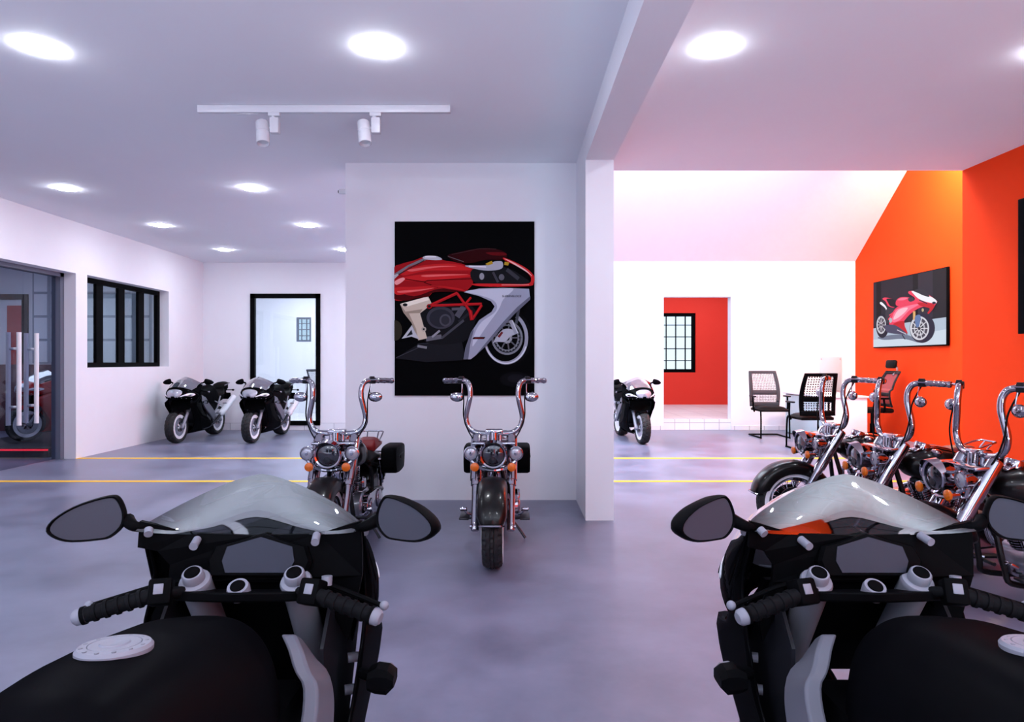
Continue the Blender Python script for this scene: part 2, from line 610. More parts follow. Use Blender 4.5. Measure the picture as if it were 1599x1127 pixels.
# framed glass door in the back wall
d2 = MB()
fx0, fx1, fz0, fz1, fw = -5.29, -3.876, 0.10, 2.76, 0.09
d2.span((fx0, BY - 0.03, fz0), (fx0 + fw, BY + 0.05, fz1))
d2.span((fx1 - fw, BY - 0.03, fz0), (fx1, BY + 0.05, fz1))
d2.span((fx0, BY - 0.03, fz0), (fx1, BY + 0.05, fz0 + fw))
d2.span((fx0, BY - 0.03, fz1 - fw), (fx1, BY + 0.05, fz1))
door2 = struct('door_2', d2, M['black_frame'], smooth=0)
MB().span((fx0 + 0.02, BY + 0.005, fz0 + 0.02), (fx1 - 0.02, BY + 0.015, fz1 - 0.02)).build('pane', M['pane'], door2, smooth=0)

# double glass door in the left wall: two leaves, each with a pair of bar handles
ft = MB()
ft.span((-6.55, 9.47, 0), (-6.42, 9.545, 2.657))
ft.span((-6.55, 5.2, 0), (-6.42, 5.28, 2.657))
ft.span((-6.55, 5.2, 2.60), (-6.42, 9.545, 2.657))
door1 = struct('door_1', ft, M['grey_frame'], smooth=0)
for y0, y1, hy in ((5.28, 8.83, 8.68), (8.845, 9.47, 9.0)):
    lf = MB().span((-6.496, y0, 0.01), (-6.484, y1, 2.6)).build('glass_leaf', M['door_pane'], door1, smooth=0)
    for sx in (-6.565, -6.425):
        h = MB()
        h.cyl((sx, hy, 0.56), (sx, hy, 1.775), 0.028, n=14)
        for z in (0.80, 1.56):
            h.cyl((sx, hy, z), (-6.49, hy, z), 0.018, n=10)
        h.build('handle', M['white_lacquer'], lf)

# ------------------------------------------------------------------ lamps
def make_downlight():
    t = thing('downlight', '', 'ceiling light', (0, 0, CZ))
    MB().lathe([(0.099, 0.0), (0.112, 0.0), (0.112, -0.002), (0.100, -0.003)], (0, 0, 0), (0, 0, 1), 32, False).build('trim_ring', M['lamp_white'], t)
    MB().lathe([(0.103, -0.001), (0.101, -0.008), (0.085, -0.017), (0.04, -0.024), (0.001, -0.025)], (0, 0, 0), (0, 0, 1), 28, True).build('lens', M['lamp'], t)
    return t


dl = make_downlight()
spots = [
    (-3.00, 4.23, 'glowing round downlight on the left ceiling, left of the track light and nearest'),
    (-0.855, 4.23, 'glowing round downlight on the ceiling just in front of the track light'),
    (1.295, 4.23, 'glowing round downlight on the ceiling right of the beam, brighter of two there'),
    (3.44, 4.23, 'downlight cut off by the right edge of the photo near the orange wall'),
    (-5.15, 7.68, 'glowing downlight beside the left wall above the glass door, second row'),
    (-3.00, 7.68, 'glowing downlight in the second row, just behind the left end of the track'),
    (-5.15, 9.78, 'glowing downlight in the third row, on the side of the four-pane window'),
    (-3.00, 9.78, 'glowing downlight in the third row, nearer to the poster wall'),
    (-5.15, 11.92, 'smallest glowing downlight in the back corner by the left wall'),
    (-3.00, 11.92, 'small farthest downlight half hidden by the edge of the poster wall'),
    (-3.00, 0.6, 'added downlight overhead on the far left, seen only as a reflection in a windscreen'),  # from here on: out-of-view downlights added for windscreen glints and front lighting
    (-0.855, 0.6, 'added downlight overhead left of the beam, seen only as a reflection in a windscreen'),
    (1.295, 0.6, 'added downlight overhead right of the beam, seen only as a reflection in a windscreen'),
    (-3.00, -2.2, 'added downlight behind the viewer on the far left, seen only as a windscreen reflection'),
    (-0.855, -2.2, 'added downlight behind the viewer left of the beam, seen only as a windscreen reflection'),
    (1.295, -2.2, 'added downlight behind the viewer right of the beam, seen only as a windscreen reflection'),
    (3.44, -2.2, 'added downlight behind the viewer near the orange wall, seen only as a windscreen reflection'),
]
for i, (x, y, lb) in enumerate(spots):
    o = dl if i == 0 else copy_tree(dl)
    o.location = (x, y, CZ)
    tag(o, lb, 'ceiling light', 'recessed downlights')

tr = thing('track_light', 'white ceiling track carrying two white spot heads', 'track light', (-1.465, 5.2, CZ))
MB().span((-0.985, -0.022, -0.060), (0.985, 0.022, -0.002), 0.004).build('rail', M['lamp_white'], tr)
for x in (-0.40, 0.39):
    ad = MB()
    ad.span((x - 0.035, -0.018, -0.085), (x + 0.055, 0.018, -0.055), 0.003)
    ad.span((x - 0.02, -0.03, -0.22), (x + 0.05, 0.03, -0.10), 0.006)
    ad.cyl((x, 0, -0.06), (x, 0, -0.11), 0.016)
    a = ad.build('spot_adapter', M['lamp_white'], tr)
    ax = Vector((0.13, -0.25, -0.95)).normalized()
    c0 = Vector((x - 0.085, 0, -0.13))
    h = MB()
    h.lathe([(0.001, 0), (0.046, 0.002), (0.050, 0.01), (0.050, 0.085), (0.046, 0.088), (0.046, 0.092), (0.050, 0.095), (0.050, 0.19), (0.044, 0.192), (0.04, 0.17), (0.001, 0.165)], c0, ax, 24)
    h.cyl(c0 + ax * 0.07, (x + 0.0, 0, -0.17), 0.012)
    h.build('spot_head', M['lamp_white'], a)

sc = thing('security_camera', 'tiny white camera on the ceiling beside the left edge of the poster wall', 'camera', (-1.72, 6.75, 3.12))
MB().span((-0.035, -0.02, -0.03), (0.042, 0.02, 0.02), 0.008).build('camera_body', M['lamp_white'], sc)
MB().tube([(0.02, 0, 0.0), (0.045, 0.02, 0.03), (0.045, 0.06, 0.03)], 0.008).build('bracket', M['lamp_white'], sc)
MB().cyl((-0.035, 0, -0.005), (-0.042, 0, -0.005), 0.014).build('camera_lens', M['black'], sc)


# ------------------------------------------------------------------ flat pictures (poster, screens)
def clip_poly(P, lo=0.0, hi=1.0):
    for ax in (0, 1):
        for s, lim in ((1, hi), (-1, -lo)):
            out = []
            for i, p in enumerate(P):
                q = P[(i + 1) % len(P)]
                dp, dq = s * p[ax] - lim, s * q[ax] - lim
                if dp <= 0:
                    out.append(p)
                if dp * dq < 0:
                    t = dp / (dp - dq)
                    out.append((p[0] + (q[0] - p[0]) * t, p[1] + (q[1] - p[1]) * t))
            P = out
            if len(P) < 3:
                return []
    return P


PRINT = {}


def print_color(rgb, emit):
    k = (rgb, emit)
    if k not in PRINT:
        PRINT[k] = mat('printed_colour', rgb, 0.6, emit=emit, spec=0.02)
        if emit:
            b = PRINT[k].node_tree.nodes['Principled BSDF']
            b.inputs['Base Color'].default_value = (0.01, 0.01, 0.01, 1)
    return PRINT[k]


def strip(a, b, wd):
    d = Vector((b[0] - a[0], b[1] - a[1]))
    n = Vector((-d.y, d.x)).normalized() * wd / 2
    return [(a[0] + n.x, a[1] + n.y), (b[0] + n.x, b[1] + n.y), (b[0] - n.x, b[1] - n.y), (a[0] - n.x, a[1] - n.y)]


def ell(cx, cy, rx, ry, a0=0, a1=360, n=36):
    return [(cx + rx * math.cos(math.radians(a0 + (a1 - a0) * i / n)), cy + ry * math.sin(math.radians(a0 + (a1 - a0) * i / n))) for i in range(n if a1 - a0 == 360 else n + 1)]


def arcband(cx, cy, rx, ry, wd, a0, a1, n=30):
    return ell(cx, cy, rx, ry, a0, a1, n) + ell(cx, cy, rx - wd, ry - wd, a0, a1, n)[::-1]


def picture(name, layers, norm, place, parent, emit=0.0, smooth=True):
    """layers: (rgb, polygon, rounded); norm maps artwork coordinates to 0..1; place(u, v, h) to 3D"""
    bm = bmesh.new()
    cols = []
    for k, (rgb, poly, rnd) in enumerate(layers):
        P = [tuple(p)[:2] for p in catmull([(a, b, 0) for a, b in poly], 4, True)] if rnd else poly
        P = clip_poly([norm(*p) for p in P])
        if len(P) < 3:
            continue
        if rgb not in cols:
            cols.append(rgb)
        vs = [bm.verts.new(place(u, v, 0.0006 + 0.0003 * k)) for u, v in P]
        for t in tessellate_polygon([[Vector((u, v, 0)) for u, v in P]]):
            try:
                f = bm.faces.new([vs[i] for i in t])
                f.material_index = cols.index(rgb)
            except ValueError:
                pass
    me = bpy.data.meshes.new(name)
    bm.to_mesh(me)
    bm.free()
    for c in cols:
        me.materials.append(print_color(c, emit))
    o = bpy.data.objects.new(name, me)
    COL.objects.link(o)
    o.parent = parent
    return o


# poster: side view of a red and silver sport motorcycle on black (artwork units: x 65-882, y 62-1080)
R1, R2, R3 = (150, 22, 28), (190, 34, 38), (224, 96, 96)
SV, SV2, SV3 = (150, 152, 172), (186, 189, 206), (96, 98, 114)
BK, DG, MG = (5, 5, 7), (26, 26, 31), (58, 58, 68)
BE, BE2 = (196, 182, 166), (150, 136, 122)
art = [
    ((13, 12, 16), ell(770, 985, 90, 45), False), ((24, 22, 28), ell(775, 980, 50, 25), False),
    # front wheel
    ((12, 12, 15), ell(722, 740, 145, 165), False),
    ((150, 150, 166), arcband(716, 742, 130, 156, 20, -60, 195), False),
    ((205, 205, 218), arcband(716, 742, 128, 153, 8, 20, 160), False),
    (BK, ell(712, 742, 112, 138), False),
    ((120, 122, 132), arcband(722, 742, 92, 100, 30, 0, 359), False),
    ((40, 40, 48), arcband(722, 742, 80, 88, 7, 0, 359), False),
    ((150, 152, 160), ell(722, 742, 30, 34), False), (DG, ell(722, 742, 15, 17), False),
]
for a in range(0, 360, 40):
    ca, sa = math.cos(math.radians(a)), math.sin(math.radians(a))
    art.append(((90, 92, 100), strip((722 + 26 * ca, 742 + 30 * sa), (722 + 64 * ca, 742 + 72 * sa), 8), False))
for a in range(0, 360, 15):
    ca, sa = math.cos(math.radians(a)), math.sin(math.radians(a))
    art.append((BK, ell(722 + 72 * ca, 742 + 79 * sa, 4, 4, n=8), False))
art += [
    ((170, 172, 186), [(640, 770), (690, 700), (740, 690), (780, 715), (740, 735), (710, 765), (660, 765)], True),
    ((110, 40, 44), [(665, 735), (690, 705), (700, 712), (678, 742)], False),
    ((150, 152, 166), strip((740, 640), (775, 720), 18), False), ((200, 202, 214), strip((752, 640), (785, 715), 6), False),
    ((70, 72, 82), strip((790, 575), (775, 660), 16), False),
    # rear and belly
    ((46, 42, 34), ell(70, 700, 40, 60), False),
    ((28, 28, 33), [(70, 862), (200, 782), (460, 768), (480, 872), (250, 884)], False),
    ((58, 58, 66), strip((75, 858), (205, 800), 4), False), ((44, 44, 52), strip((200, 778), (470, 762), 5), False),
    # engine
    ((22, 22, 26), [(230, 540), (520, 560), (520, 700), (450, 770), (250, 770), (220, 640)], True),
    (MG, ell(335, 625, 82, 66), False), ((40, 40, 48), ell(335, 628, 66, 52), False), ((70, 70, 80), ell(362, 640, 34, 36), False), ((46, 46, 54), ell(362, 640, 24, 26), False),
    ((78, 78, 88), strip((430, 620), (470, 560), 34), False), ((36, 36, 42), strip((440, 650), (500, 600), 16), False),
    ((96, 96, 106), strip((250, 750), (340, 735), 26), False), ((140, 140, 150), strip((285, 738), (330, 700), 12), False),
    ((66, 66, 74), strip((340, 745), (470, 640), 14), False), ((84, 84, 94), strip((400, 575), (480, 572), 16), False),
    (BE, [(98, 545), (262, 500), (284, 545), (215, 600), (256, 745), (205, 757), (165, 655), (118, 595)], False),
    (BE2, [(98, 545), (118, 595), (165, 655), (205, 757), (192, 690), (150, 600), (215, 598), (230, 575), (130, 590)], False),
    ((232, 222, 208), [(105, 543), (258, 503), (268, 522), (140, 560)], False), (DG, ell(128, 550, 14, 9), False), ((170, 160, 150), ell(237, 692, 14, 14), False), (DG, ell(237, 692, 6, 6), False),
    ((178, 180, 190), [(108, 748), (168, 668), (184, 705), (212, 752), (165, 735)], False), (DG, [(135, 735), (165, 695), (172, 722)], False), ((120, 122, 130), strip((200, 790), (255, 800), 14), False),
    # red bodywork
    (R1, [(60, 345), (105, 312), (180, 292), (240, 270), (310, 268), (350, 290), (420, 302), (490, 322), (556, 362), (520, 388), (524, 425), (505, 450), (470, 475), (380, 462), (300, 470), (262, 503), (200, 508), (130, 524), (60, 510)], True),
    ((70, 10, 14), [(60, 470), (180, 500), (300, 462), (380, 455), (470, 474), (300, 476), (262, 503), (200, 510), (130, 526), (60, 512)], True),
    (R2, [(110, 350), (250, 318), (420, 312), (515, 345), (420, 350), (250, 352), (120, 380)], True),
    (R3, [(150, 345), (300, 325), (430, 325), (300, 334), (170, 356)], True),
    (R2, [(80, 398), (240, 372), (420, 372), (530, 380), (420, 395), (250, 410), (150, 410)], True),
    (R3, [(230, 378), (380, 372), (500, 374), (380, 381), (250, 388)], True),
    (R2, [(70, 450), (180, 446), (330, 440), (470, 462), (300, 452), (180, 476), (80, 492)], True),
    ((236, 150, 150), [(70, 412), (112, 392), (126, 402), (92, 430), (72, 432)], True), (R3, [(90, 470), (200, 462), (300, 452), (200, 472), (100, 480)], True),
    ((60, 6, 10), strip((240, 418), (260, 408), 4), False), ((60, 6, 10), strip((258, 408), (520, 398), 4), False), ((60, 6, 10), strip((240, 420), (320, 450), 4), False), ((60, 6, 10), strip((130, 400), (245, 418), 4), False),
    ((118, 110, 118), [(62, 372), (140, 322), (232, 280), (262, 285), (150, 330), (92, 372)], False), ((40, 34, 40), strip((70, 385), (240, 292), 5), False),
    ((188, 186, 196), [(230, 276), (258, 264), (316, 268), (342, 288), (262, 288)], True), ((240, 240, 246), strip((245, 271), (310, 271), 5), False),
    ((180, 176, 184), [(62, 378), (84, 370), (92, 376), (64, 402)], False),
    # cockpit and nose
    ((44, 8, 12), [(375, 264), (460, 240), (560, 222), (650, 224), (716, 250), (705, 286), (600, 288), (520, 306), (440, 305)], True),
    ((92, 14, 20), [(600, 246), (700, 246), (716, 262), (640, 262)], True), ((90, 80, 86), strip((378, 268), (470, 300), 4), False),
    ((60, 40, 44), strip((400, 258), (560, 224), 3), False), ((60, 40, 44), strip((560, 224), (660, 226), 3), False),
    ((24, 24, 28), [(520, 345), (700, 330), (820, 390), (850, 428), (700, 428), (540, 425)], True),
    ((160, 160, 174), [(480, 322), (600, 320), (650, 298), (694, 300), (690, 340), (610, 352), (520, 338)], True), ((214, 214, 226), strip((500, 326), (600, 330), 7), False),
    ((170, 136, 40), [(596, 312), (634, 294), (640, 312), (610, 322)], False), ((170, 136, 40), [(708, 300), (736, 304), (728, 322), (705, 318)], False),
    ((90, 90, 100), ell(690, 390, 16, 18), False), ((140, 140, 150), ell(575, 385, 14, 20), False), ((60, 60, 70), strip((640, 360), (670, 420), 14), False), ((54, 54, 62), strip((720, 345), (790, 400), 22), False),
    (R2, [(700, 276), (760, 298), (840, 342), (881, 388), (876, 425), (852, 441), (700, 445), (560, 442), (520, 428), (700, 428), (838, 428), (862, 405), (850, 375), (800, 335), (715, 296)], True),
    ((226, 170, 170), [(705, 281), (760, 304), (835, 350), (868, 385), (830, 356), (756, 312)], True), ((216, 130, 130), strip((690, 435), (850, 434), 4), False),
    # trellis frame
]
for a, b, wd in (((262, 560), (432, 482), 17), ((275, 556), (575, 545), 15), ((430, 482), (505, 585), 15), ((520, 635), (575, 552), 15), ((512, 508), (478, 548), 14), ((508, 585), (518, 640), 22), ((280, 440), (480, 470), 8)):
    art += [(R1, strip(a, b, wd), False), (R2, strip((a[0], a[1] - wd * 0.2), (b[0], b[1] - wd * 0.2), wd * 0.3), False)]
art += [
    (R1, ell(270, 560, 16, 14), False), (DG, ell(270, 560, 9, 8), False),
    (SV, [(470, 477), (560, 456), (700, 452), (850, 458), (857, 520), (760, 610), (690, 690), (600, 790), (540, 845), (510, 868), (468, 868), (480, 800), (510, 715), (560, 640), (632, 592), (650, 560), (628, 530), (560, 500)], False),
    (SV2, [(478, 475), (562, 460), (700, 457), (760, 460), (700, 520), (672, 580), (600, 680), (540, 770), (520, 790), (535, 715), (575, 650), (645, 600), (664, 560), (638, 522), (560, 494)], True),
    (SV3, [(468, 868), (480, 800), (510, 715), (530, 690), (508, 780), (496, 868)], False), (SV3, [(857, 500), (857, 520), (760, 610), (690, 690), (600, 790), (540, 845), (600, 770), (700, 650), (780, 565)], False),
    ((28, 18, 22), [(522, 745), (530, 738), (596, 738), (588, 750), (522, 751)], False), ((120, 22, 26), strip((532, 745), (585, 744), 4), False),
]
PX0, PX1, PZ0, PZ1 = (617 - 800) / 1040 * 6.70, (835 - 800) / 1040 * 6.70, 1.4 - (618 - 564) / 1040 * 6.70, 1.4 + (564 - 346.5) / 1040 * 6.70
po = thing('poster', 'large black poster of a red and silver sport motorcycle on the white wall', 'poster', ((PX0 + PX1) / 2, 6.71, PZ0))
pw, ph = PX1 - PX0, PZ1 - PZ0
MB().span((-pw / 2, -0.018, 0), (pw / 2, -0.003, ph)).build('poster_board', print_color((4, 4, 6), 0.0), po, smooth=0)
picture('print', art, lambda x, y: ((x - 65) / 817, (1080 - y) / 1018), lambda u, v, h: ((u - 0.5) * pw, -0.018 - h, v * ph), po)


def lettering(name, text, width, mtr, parent, origin, shear=0.0):
    c = bpy.data.curves.new(name, 'FONT')
    c.body = text
    c.size = 1.0
    c.shear = shear
    t = bpy.data.objects.new(name, c)
    COL.objects.link(t)
    dg = bpy.context.evaluated_depsgraph_get()
    dg.update()
    me = bpy.data.meshes.new_from_object(t.evaluated_get(dg))
    bpy.data.objects.remove(t)
    xs = [v.co.x for v in me.vertices]
    ys = [v.co.y for v in me.vertices]
    k = width / (max(xs) - min(xs))
    for v in me.vertices:
        v.co = Vector(((v.co.x - min(xs)) * k, 0, (v.co.y - min(ys)) * k)) + Vector(origin)
    me.materials.clear()
    me.materials.append(mtr)
    o = bpy.data.objects.new(name, me)
    COL.objects.link(o)
    o.parent = parent
    return o


lettering('lettering', 'SUPERVELOCE', 114 / 817 * pw, print_color((8, 8, 14), 0.0), po, (-pw / 2 + (692 - 65) / 817 * pw, -0.018 - 0.045, (1080 - 507) / 1018 * ph), 0.25)

# wall screens
TVX = 6.88
def tv_frame(t, wd, ht, dep):
    # local x runs towards the camera (along the wall), y out of the wall, z up
    MB().span((-wd / 2, -dep, 0), (wd / 2, -0.02, ht), 0.004).build('casing', M['black'], t)
    MB().span((-wd / 4, -0.02, ht * 0.3), (wd / 4, 0.0, ht * 0.7)).build('wall_bracket', M['dark_grey'], t, smooth=0)

def tvn(x, y):
    u = (x - 178) / 692
    top = 400 - 142 * u
    bot = 998 - 26 * u
    return u, (bot - y) / (bot - top)
P1, P2, P3 = (236, 66, 96), (255, 120, 150), (196, 30, 44)
WH, GY, NV = (238, 238, 246), (150, 158, 176), (38, 34, 52)
scr = [
    ((30, 27, 38), [(170, 380), (880, 240), (880, 1000), (170, 1000)], False),
    ((44, 40, 54), [(178, 390), (210, 385), (210, 830), (178, 830)], False), ((20, 18, 26), [(213, 390), (262, 380), (262, 800), (213, 800)], False),
    ((42, 38, 50), [(265, 375), (582, 310), (582, 760), (265, 790)], False), ((22, 20, 28), [(585, 305), (628, 300), (628, 740), (585, 750)], False), ((50, 46, 60), [(632, 300), (760, 275), (760, 720), (632, 745)], False), ((34, 32, 42), [(760, 275), (880, 250), (880, 715), (760, 725)], False),
    ((176, 190, 208), [(170, 825), (500, 770), (880, 718), (880, 985), (170, 1005)], False), ((200, 212, 226), [(170, 930), (500, 900), (880, 830), (880, 985), (170, 1005)], False), ((110, 118, 140), [(230, 905), (420, 880), (560, 890), (640, 955), (500, 920), (300, 930)], True),
    # wheels
    ((34, 30, 48), ell(278, 800, 70, 112), False), ((196, 196, 206), ell(266, 790, 52, 84), False), ((70, 64, 78), ell(268, 790, 40, 68), False),
    ((40, 36, 58), ell(668, 820, 112, 138), False), ((206, 206, 216), ell(645, 820, 86, 112), False), ((72, 66, 80), ell(648, 820, 70, 95), False), ((170, 170, 180), ell(645, 822, 52, 70), False), ((58, 54, 66), ell(645, 822, 38, 52), False),
]
for a in range(0, 360, 36):
    ca, sa = math.cos(math.radians(a)), math.sin(math.radians(a))
    scr += [((215, 212, 222), strip((645 + 12 * ca, 822 + 16 * sa), (645 + 74 * ca, 822 + 98 * sa), 8), False), ((205, 200, 210), strip((267 + 8 * ca, 790 + 12 * sa), (267 + 44 * ca, 790 + 72 * sa), 6), False)]
scr += [
    (WH, [(258, 590), (275, 575), (325, 620), (345, 680), (355, 720), (330, 720), (320, 640)], True), ((60, 54, 66), [(330, 640), (440, 640), (430, 720), (350, 780), (320, 740)], True),
    (P1, [(285, 545), (320, 532), (400, 550), (430, 600), (400, 625), (345, 610), (320, 570)], True), ((26, 22, 34), [(330, 545), (390, 545), (430, 580), (425, 618), (370, 612), (345, 580)], True),
    (P1, [(430, 560), (470, 530), (550, 530), (600, 560), (610, 610), (500, 620), (430, 605)], True), (P2, [(445, 555), (480, 535), (545, 535), (500, 556)], True), ((60, 56, 70), [(545, 540), (590, 530), (600, 560), (560, 570)], True),
    (P1, [(548, 490), (575, 468), (700, 490), (795, 560), (795, 590), (740, 680), (722, 675), (745, 630), (680, 620), (600, 660), (535, 720), (500, 780), (540, 870), (440, 800), (360, 790), (380, 700), (440, 620), (560, 590), (610, 540)], True),
    (P2, [(440, 640), (540, 610), (660, 590), (560, 650), (470, 740), (390, 760), (400, 690)], True), ((255, 190, 205), [(450, 650), (540, 625), (520, 665), (450, 720), (400, 735)], True), (P3, [(400, 780), (500, 750), (515, 800), (540, 872), (450, 815)], True), (P3, [(640, 580), (780, 600), (740, 680), (722, 675), (740, 635), (660, 610)], True),
    (WH, [(580, 470), (640, 480), (740, 520), (795, 560), (790, 590), (700, 570), (640, 540), (600, 500)], True), ((52, 50, 62), [(600, 470), (650, 450), (700, 465), (740, 525), (690, 515), (640, 490)], True), ((40, 40, 60), strip((650, 555), (720, 590), 10), False), ((40, 34, 60), ell(778, 585, 16, 12), False),
    ((74, 70, 96), [(310, 800), (370, 785), (440, 800), (535, 868), (520, 880), (380, 868), (330, 850)], True), ((200, 196, 210), strip((440, 835), (530, 875), 8), False),
    ((220, 170, 110), strip((605, 660), (605, 740), 22), False), ((96, 120, 168), [(612, 712), (662, 700), (650, 800), (622, 805)], True), ((190, 170, 130), ell(682, 650, 10, 16), False), ((40, 36, 48), strip((490, 880), (520, 925), 9), False), (P1, strip((360, 700), (420, 660), 10), False), (P1, strip((350, 740), (390, 690), 10), False), ((180, 180, 190), ell(375, 745, 16, 24), False),
]
tv_w, tv_h = 2.17, 1.25
tv = thing('television', 'wide flat screen on the orange wall showing a pink-red sport motorcycle', 'television', (6.947, 11.62, 1.645), -PI / 2)
tv_frame(tv, tv_w, tv_h, 0.055)
MB().span((-tv_w / 2 + 0.012, -0.0575, 0.02), (tv_w / 2 - 0.03, -0.0555, tv_h - 0.012)).build('screen', print_color((20, 18, 26), 0.5), tv, smooth=0)
picture('screen_image', scr, tvn, lambda u, v, h: (-tv_w / 2 + 0.012 + u * (tv_w - 0.042), -0.0575 - h, 0.02 + v * (tv_h - 0.032)), tv, emit=0.9)
tv2 = thing('television', 'dark flat screen at the right edge of the photo on the near orange wall', 'television', (4.719, 5.07, 1.65), -PI / 2)
tv_frame(tv2, tv_w, 1.24, 0.045)
MB().span((-tv_w / 2 + 0.015, -0.0475, 0.015), (tv_w / 2 - 0.015, -0.0455, 1.225)).build('screen', print_color((7, 7, 11), 0.0), tv2, smooth=0)

# ------------------------------------------------------------------ furniture
def make_visitor_chair():
    t = thing('visitor_chair', '', 'chair')
    for s in (-1, 1):
        MB().tube([(s * 0.25, -0.05, 0.50), (s * 0.25, 0.20, 0.50), (s * 0.255, 0.27, 0.45), (s * 0.26, 0.285, 0.05), (s * 0.26, 0.25, 0.016), (s * 0.26, -0.26, 0.016), (s * 0.24, -0.30, 0.016), (0, -0.30, 0.016)], 0.014, 10, 5).build('leg', M['black'], t)
        a = MB().tube([(s * 0.29, 0.05, 0.47), (s * 0.315, 0.06, 0.55), (s * 0.315, 0.05, 0.74)], 0.016, 8, 5)
        ar = a.build('armrest', M['black'], t)
        MB().box((s * 0.315, 0.03, 0.752), (0.055, 0.25, 0.026), None, 0.01).build('arm_pad', M['dark_grey'], ar)
    st = MB()
    def seat(u, v):
        x, y = (u - 0.5) * 0.54, (v - 0.5) * 0.54 + 0.02
        e = (1 - abs(2 * u - 1) ** 5) * (1 - abs(2 * v - 1) ** 5)
        return Vector((x, y, 0.52 + 0.055 * e - 0.03 * max(0, v - 0.75) * 4))
    st.grid(seat, 16, 16)
    st.box((0, 0.02, 0.502), (0.52, 0.52, 0.045), None, 0.018)
    st.build('seat', M['black_leather'], t)
    def back(u, v):
        # u across, v up: curved, leaning back a little
        wd = 0.275 + 0.02 * math.sin(PI * v) - 0.02 * v
        x = (u * 2 - 1) * wd
        z = 0.55 + 0.66 * v
        y = -0.27 - 0.10 * v + 0.05 * math.sin(PI * v * 1.1) + 0.05 * (u * 2 - 1) ** 2
        return Vector((x, y, z))
    bf = MB()
    def patch(u0, u1, v0, v1, nu, nv):
        bf.grid(lambda i, j: back(u0 + (u1 - u0) * i, v0 + (v1 - v0) * j), nu, nv)
    for a in ((0, 1, 0, 0.12, 16, 3), (0, 1, 0.93, 1.0, 16, 3), (0, 0.11, 0.12, 0.93, 3, 16), (0.89, 1, 0.12, 0.93, 3, 16), (0.11, 0.89, 0.33, 0.455, 14, 3)):
        patch(*a)
    bk = bf.build('backrest', M['chair_grey'], t, solid=0.022)
    mm = MB()
    mm.grid(lambda i, j: back(0.09 + 0.82 * i, 0.11 + 0.83 * j) + Vector((0, -0.002, 0)), 16, 20)
    mm.build('back_mesh', M['mesh_grey'], bk)
    return t


vc = make_visitor_chair()
vc.location = (4.75, 12.30, 0)
vc.rotation_euler.z = PI
tag(vc, 'black mesh-back visitor chair facing the camera, nearer to the doorway and back wall', 'chair', 'visitor chairs by the desk')
v2 = copy_tree(vc)
v2.location = (4.73, 10.55, 0)
v2.rotation_euler.z = 0.03
tag(v2, 'black mesh-back visitor chair seen from behind, its back partly hidden by a chopper handlebar', 'chair', 'visitor chairs by the desk')
for ch in v2.children:
    if ch.name.startswith('backrest'):
        for c in (ch,) + tuple(ch.children):
            c.material_slots[0].link = 'OBJECT'
            c.material_slots[0].material = M['black'] if c is ch else M['mesh_black']

v3 = copy_tree(vc)
v3.location = (-4.22, 15.1, 0)
v3.rotation_euler.z = -1.9
tag(v3, 'mesh-back chair in the white room behind the framed glass door, at its right edge', 'chair', 'visitor chairs')

oc = thing('office_chair', 'high black office chair with red mesh back and headrest behind the desk', 'chair', (6.34, 11.72, 0), PI / 2)
MB().box((0, 0, 0.54), (0.52, 0.50, 0.08), None, 0.035).build('seat', M['black_leather'], oc)
def ob(u, v):
    wd = 0.25 - 0.03 * v + 0.015 * math.sin(PI * v)
    return Vector(((2 * u - 1) * wd, -0.26 - 0.10 * v + 0.10 * math.sin(PI * v) * (1 if v < 0.5 else 0.6) - 0.06 * v * v + 0.05 * (2 * u - 1) ** 2, 0.60 + 0.62 * v))
f = MB()
for u0, u1, v0, v1, nu, nv in ((0, 1, 0, 0.08, 14, 3), (0, 1, 0.92, 1, 14, 3), (0, 0.1, 0.08, 0.92, 3, 16), (0.9, 1, 0.08, 0.92, 3, 16), (0.1, 0.9, 0.30, 0.40, 12, 3)):
    f.grid(lambda i, j, u0=u0, u1=u1, v0=v0, v1=v1: ob(u0 + (u1 - u0) * i, v0 + (v1 - v0) * j), nu, nv)
b_ = f.build('backrest', M['dark_grey'], oc, solid=0.025)
MB().grid(lambda i, j: ob(0.08 + 0.84 * i, 0.07 + 0.87 * j) + Vector((0, -0.003, 0)), 14, 18).build('back_mesh', M['mesh_red'], b_)
MB().tube([(0, -0.36, 1.15), (0, -0.44, 1.23), (0, -0.42, 1.32), (0, -0.36, 1.34)], 0.018, 10).build('headrest_arm', M['silver'], oc)
MB().box((0, -0.335, 1.345), (0.28, 0.075, 0.15), Matrix.Rotation(0.15, 3, 'X'), 0.035, 3).build('headrest', M['black_leather'], oc)
for s in (-1, 1):
    a = MB().tube([(s * 0.27, -0.05, 0.52), (s * 0.31, -0.05, 0.56), (s * 0.31, -0.03, 0.74)], 0.018).build('armrest', M['black'], oc)
    MB().box((s * 0.31, 0.0, 0.755), (0.07, 0.24, 0.03), None, 0.012).build('arm_pad', M['black'], a)
cb = MB().cyl((0, 0, 0.12), (0, 0, 0.51), 0.028).cyl((0, 0, 0.10), (0, 0, 0.30), 0.04)
cb.build('gas_column', M['black'], oc)
fb = MB()
for k in range(5):
    a = 2 * PI * k / 5 + 0.3
    fb.tube([(0.03 * math.cos(a), 0.03 * math.sin(a), 0.13), (0.31 * math.cos(a), 0.31 * math.sin(a), 0.085)], 0.022, 8, 1)
base = fb.build('star_base', M['black'], oc)
for k in range(5):
    a = 2 * PI * k / 5 + 0.3
    MB().cyl((0.31 * math.cos(a) - 0.02, 0.31 * math.sin(a), 0.034), (0.31 * math.cos(a) + 0.02, 0.31 * math.sin(a), 0.034), 0.034).build('caster', M['black'], base)

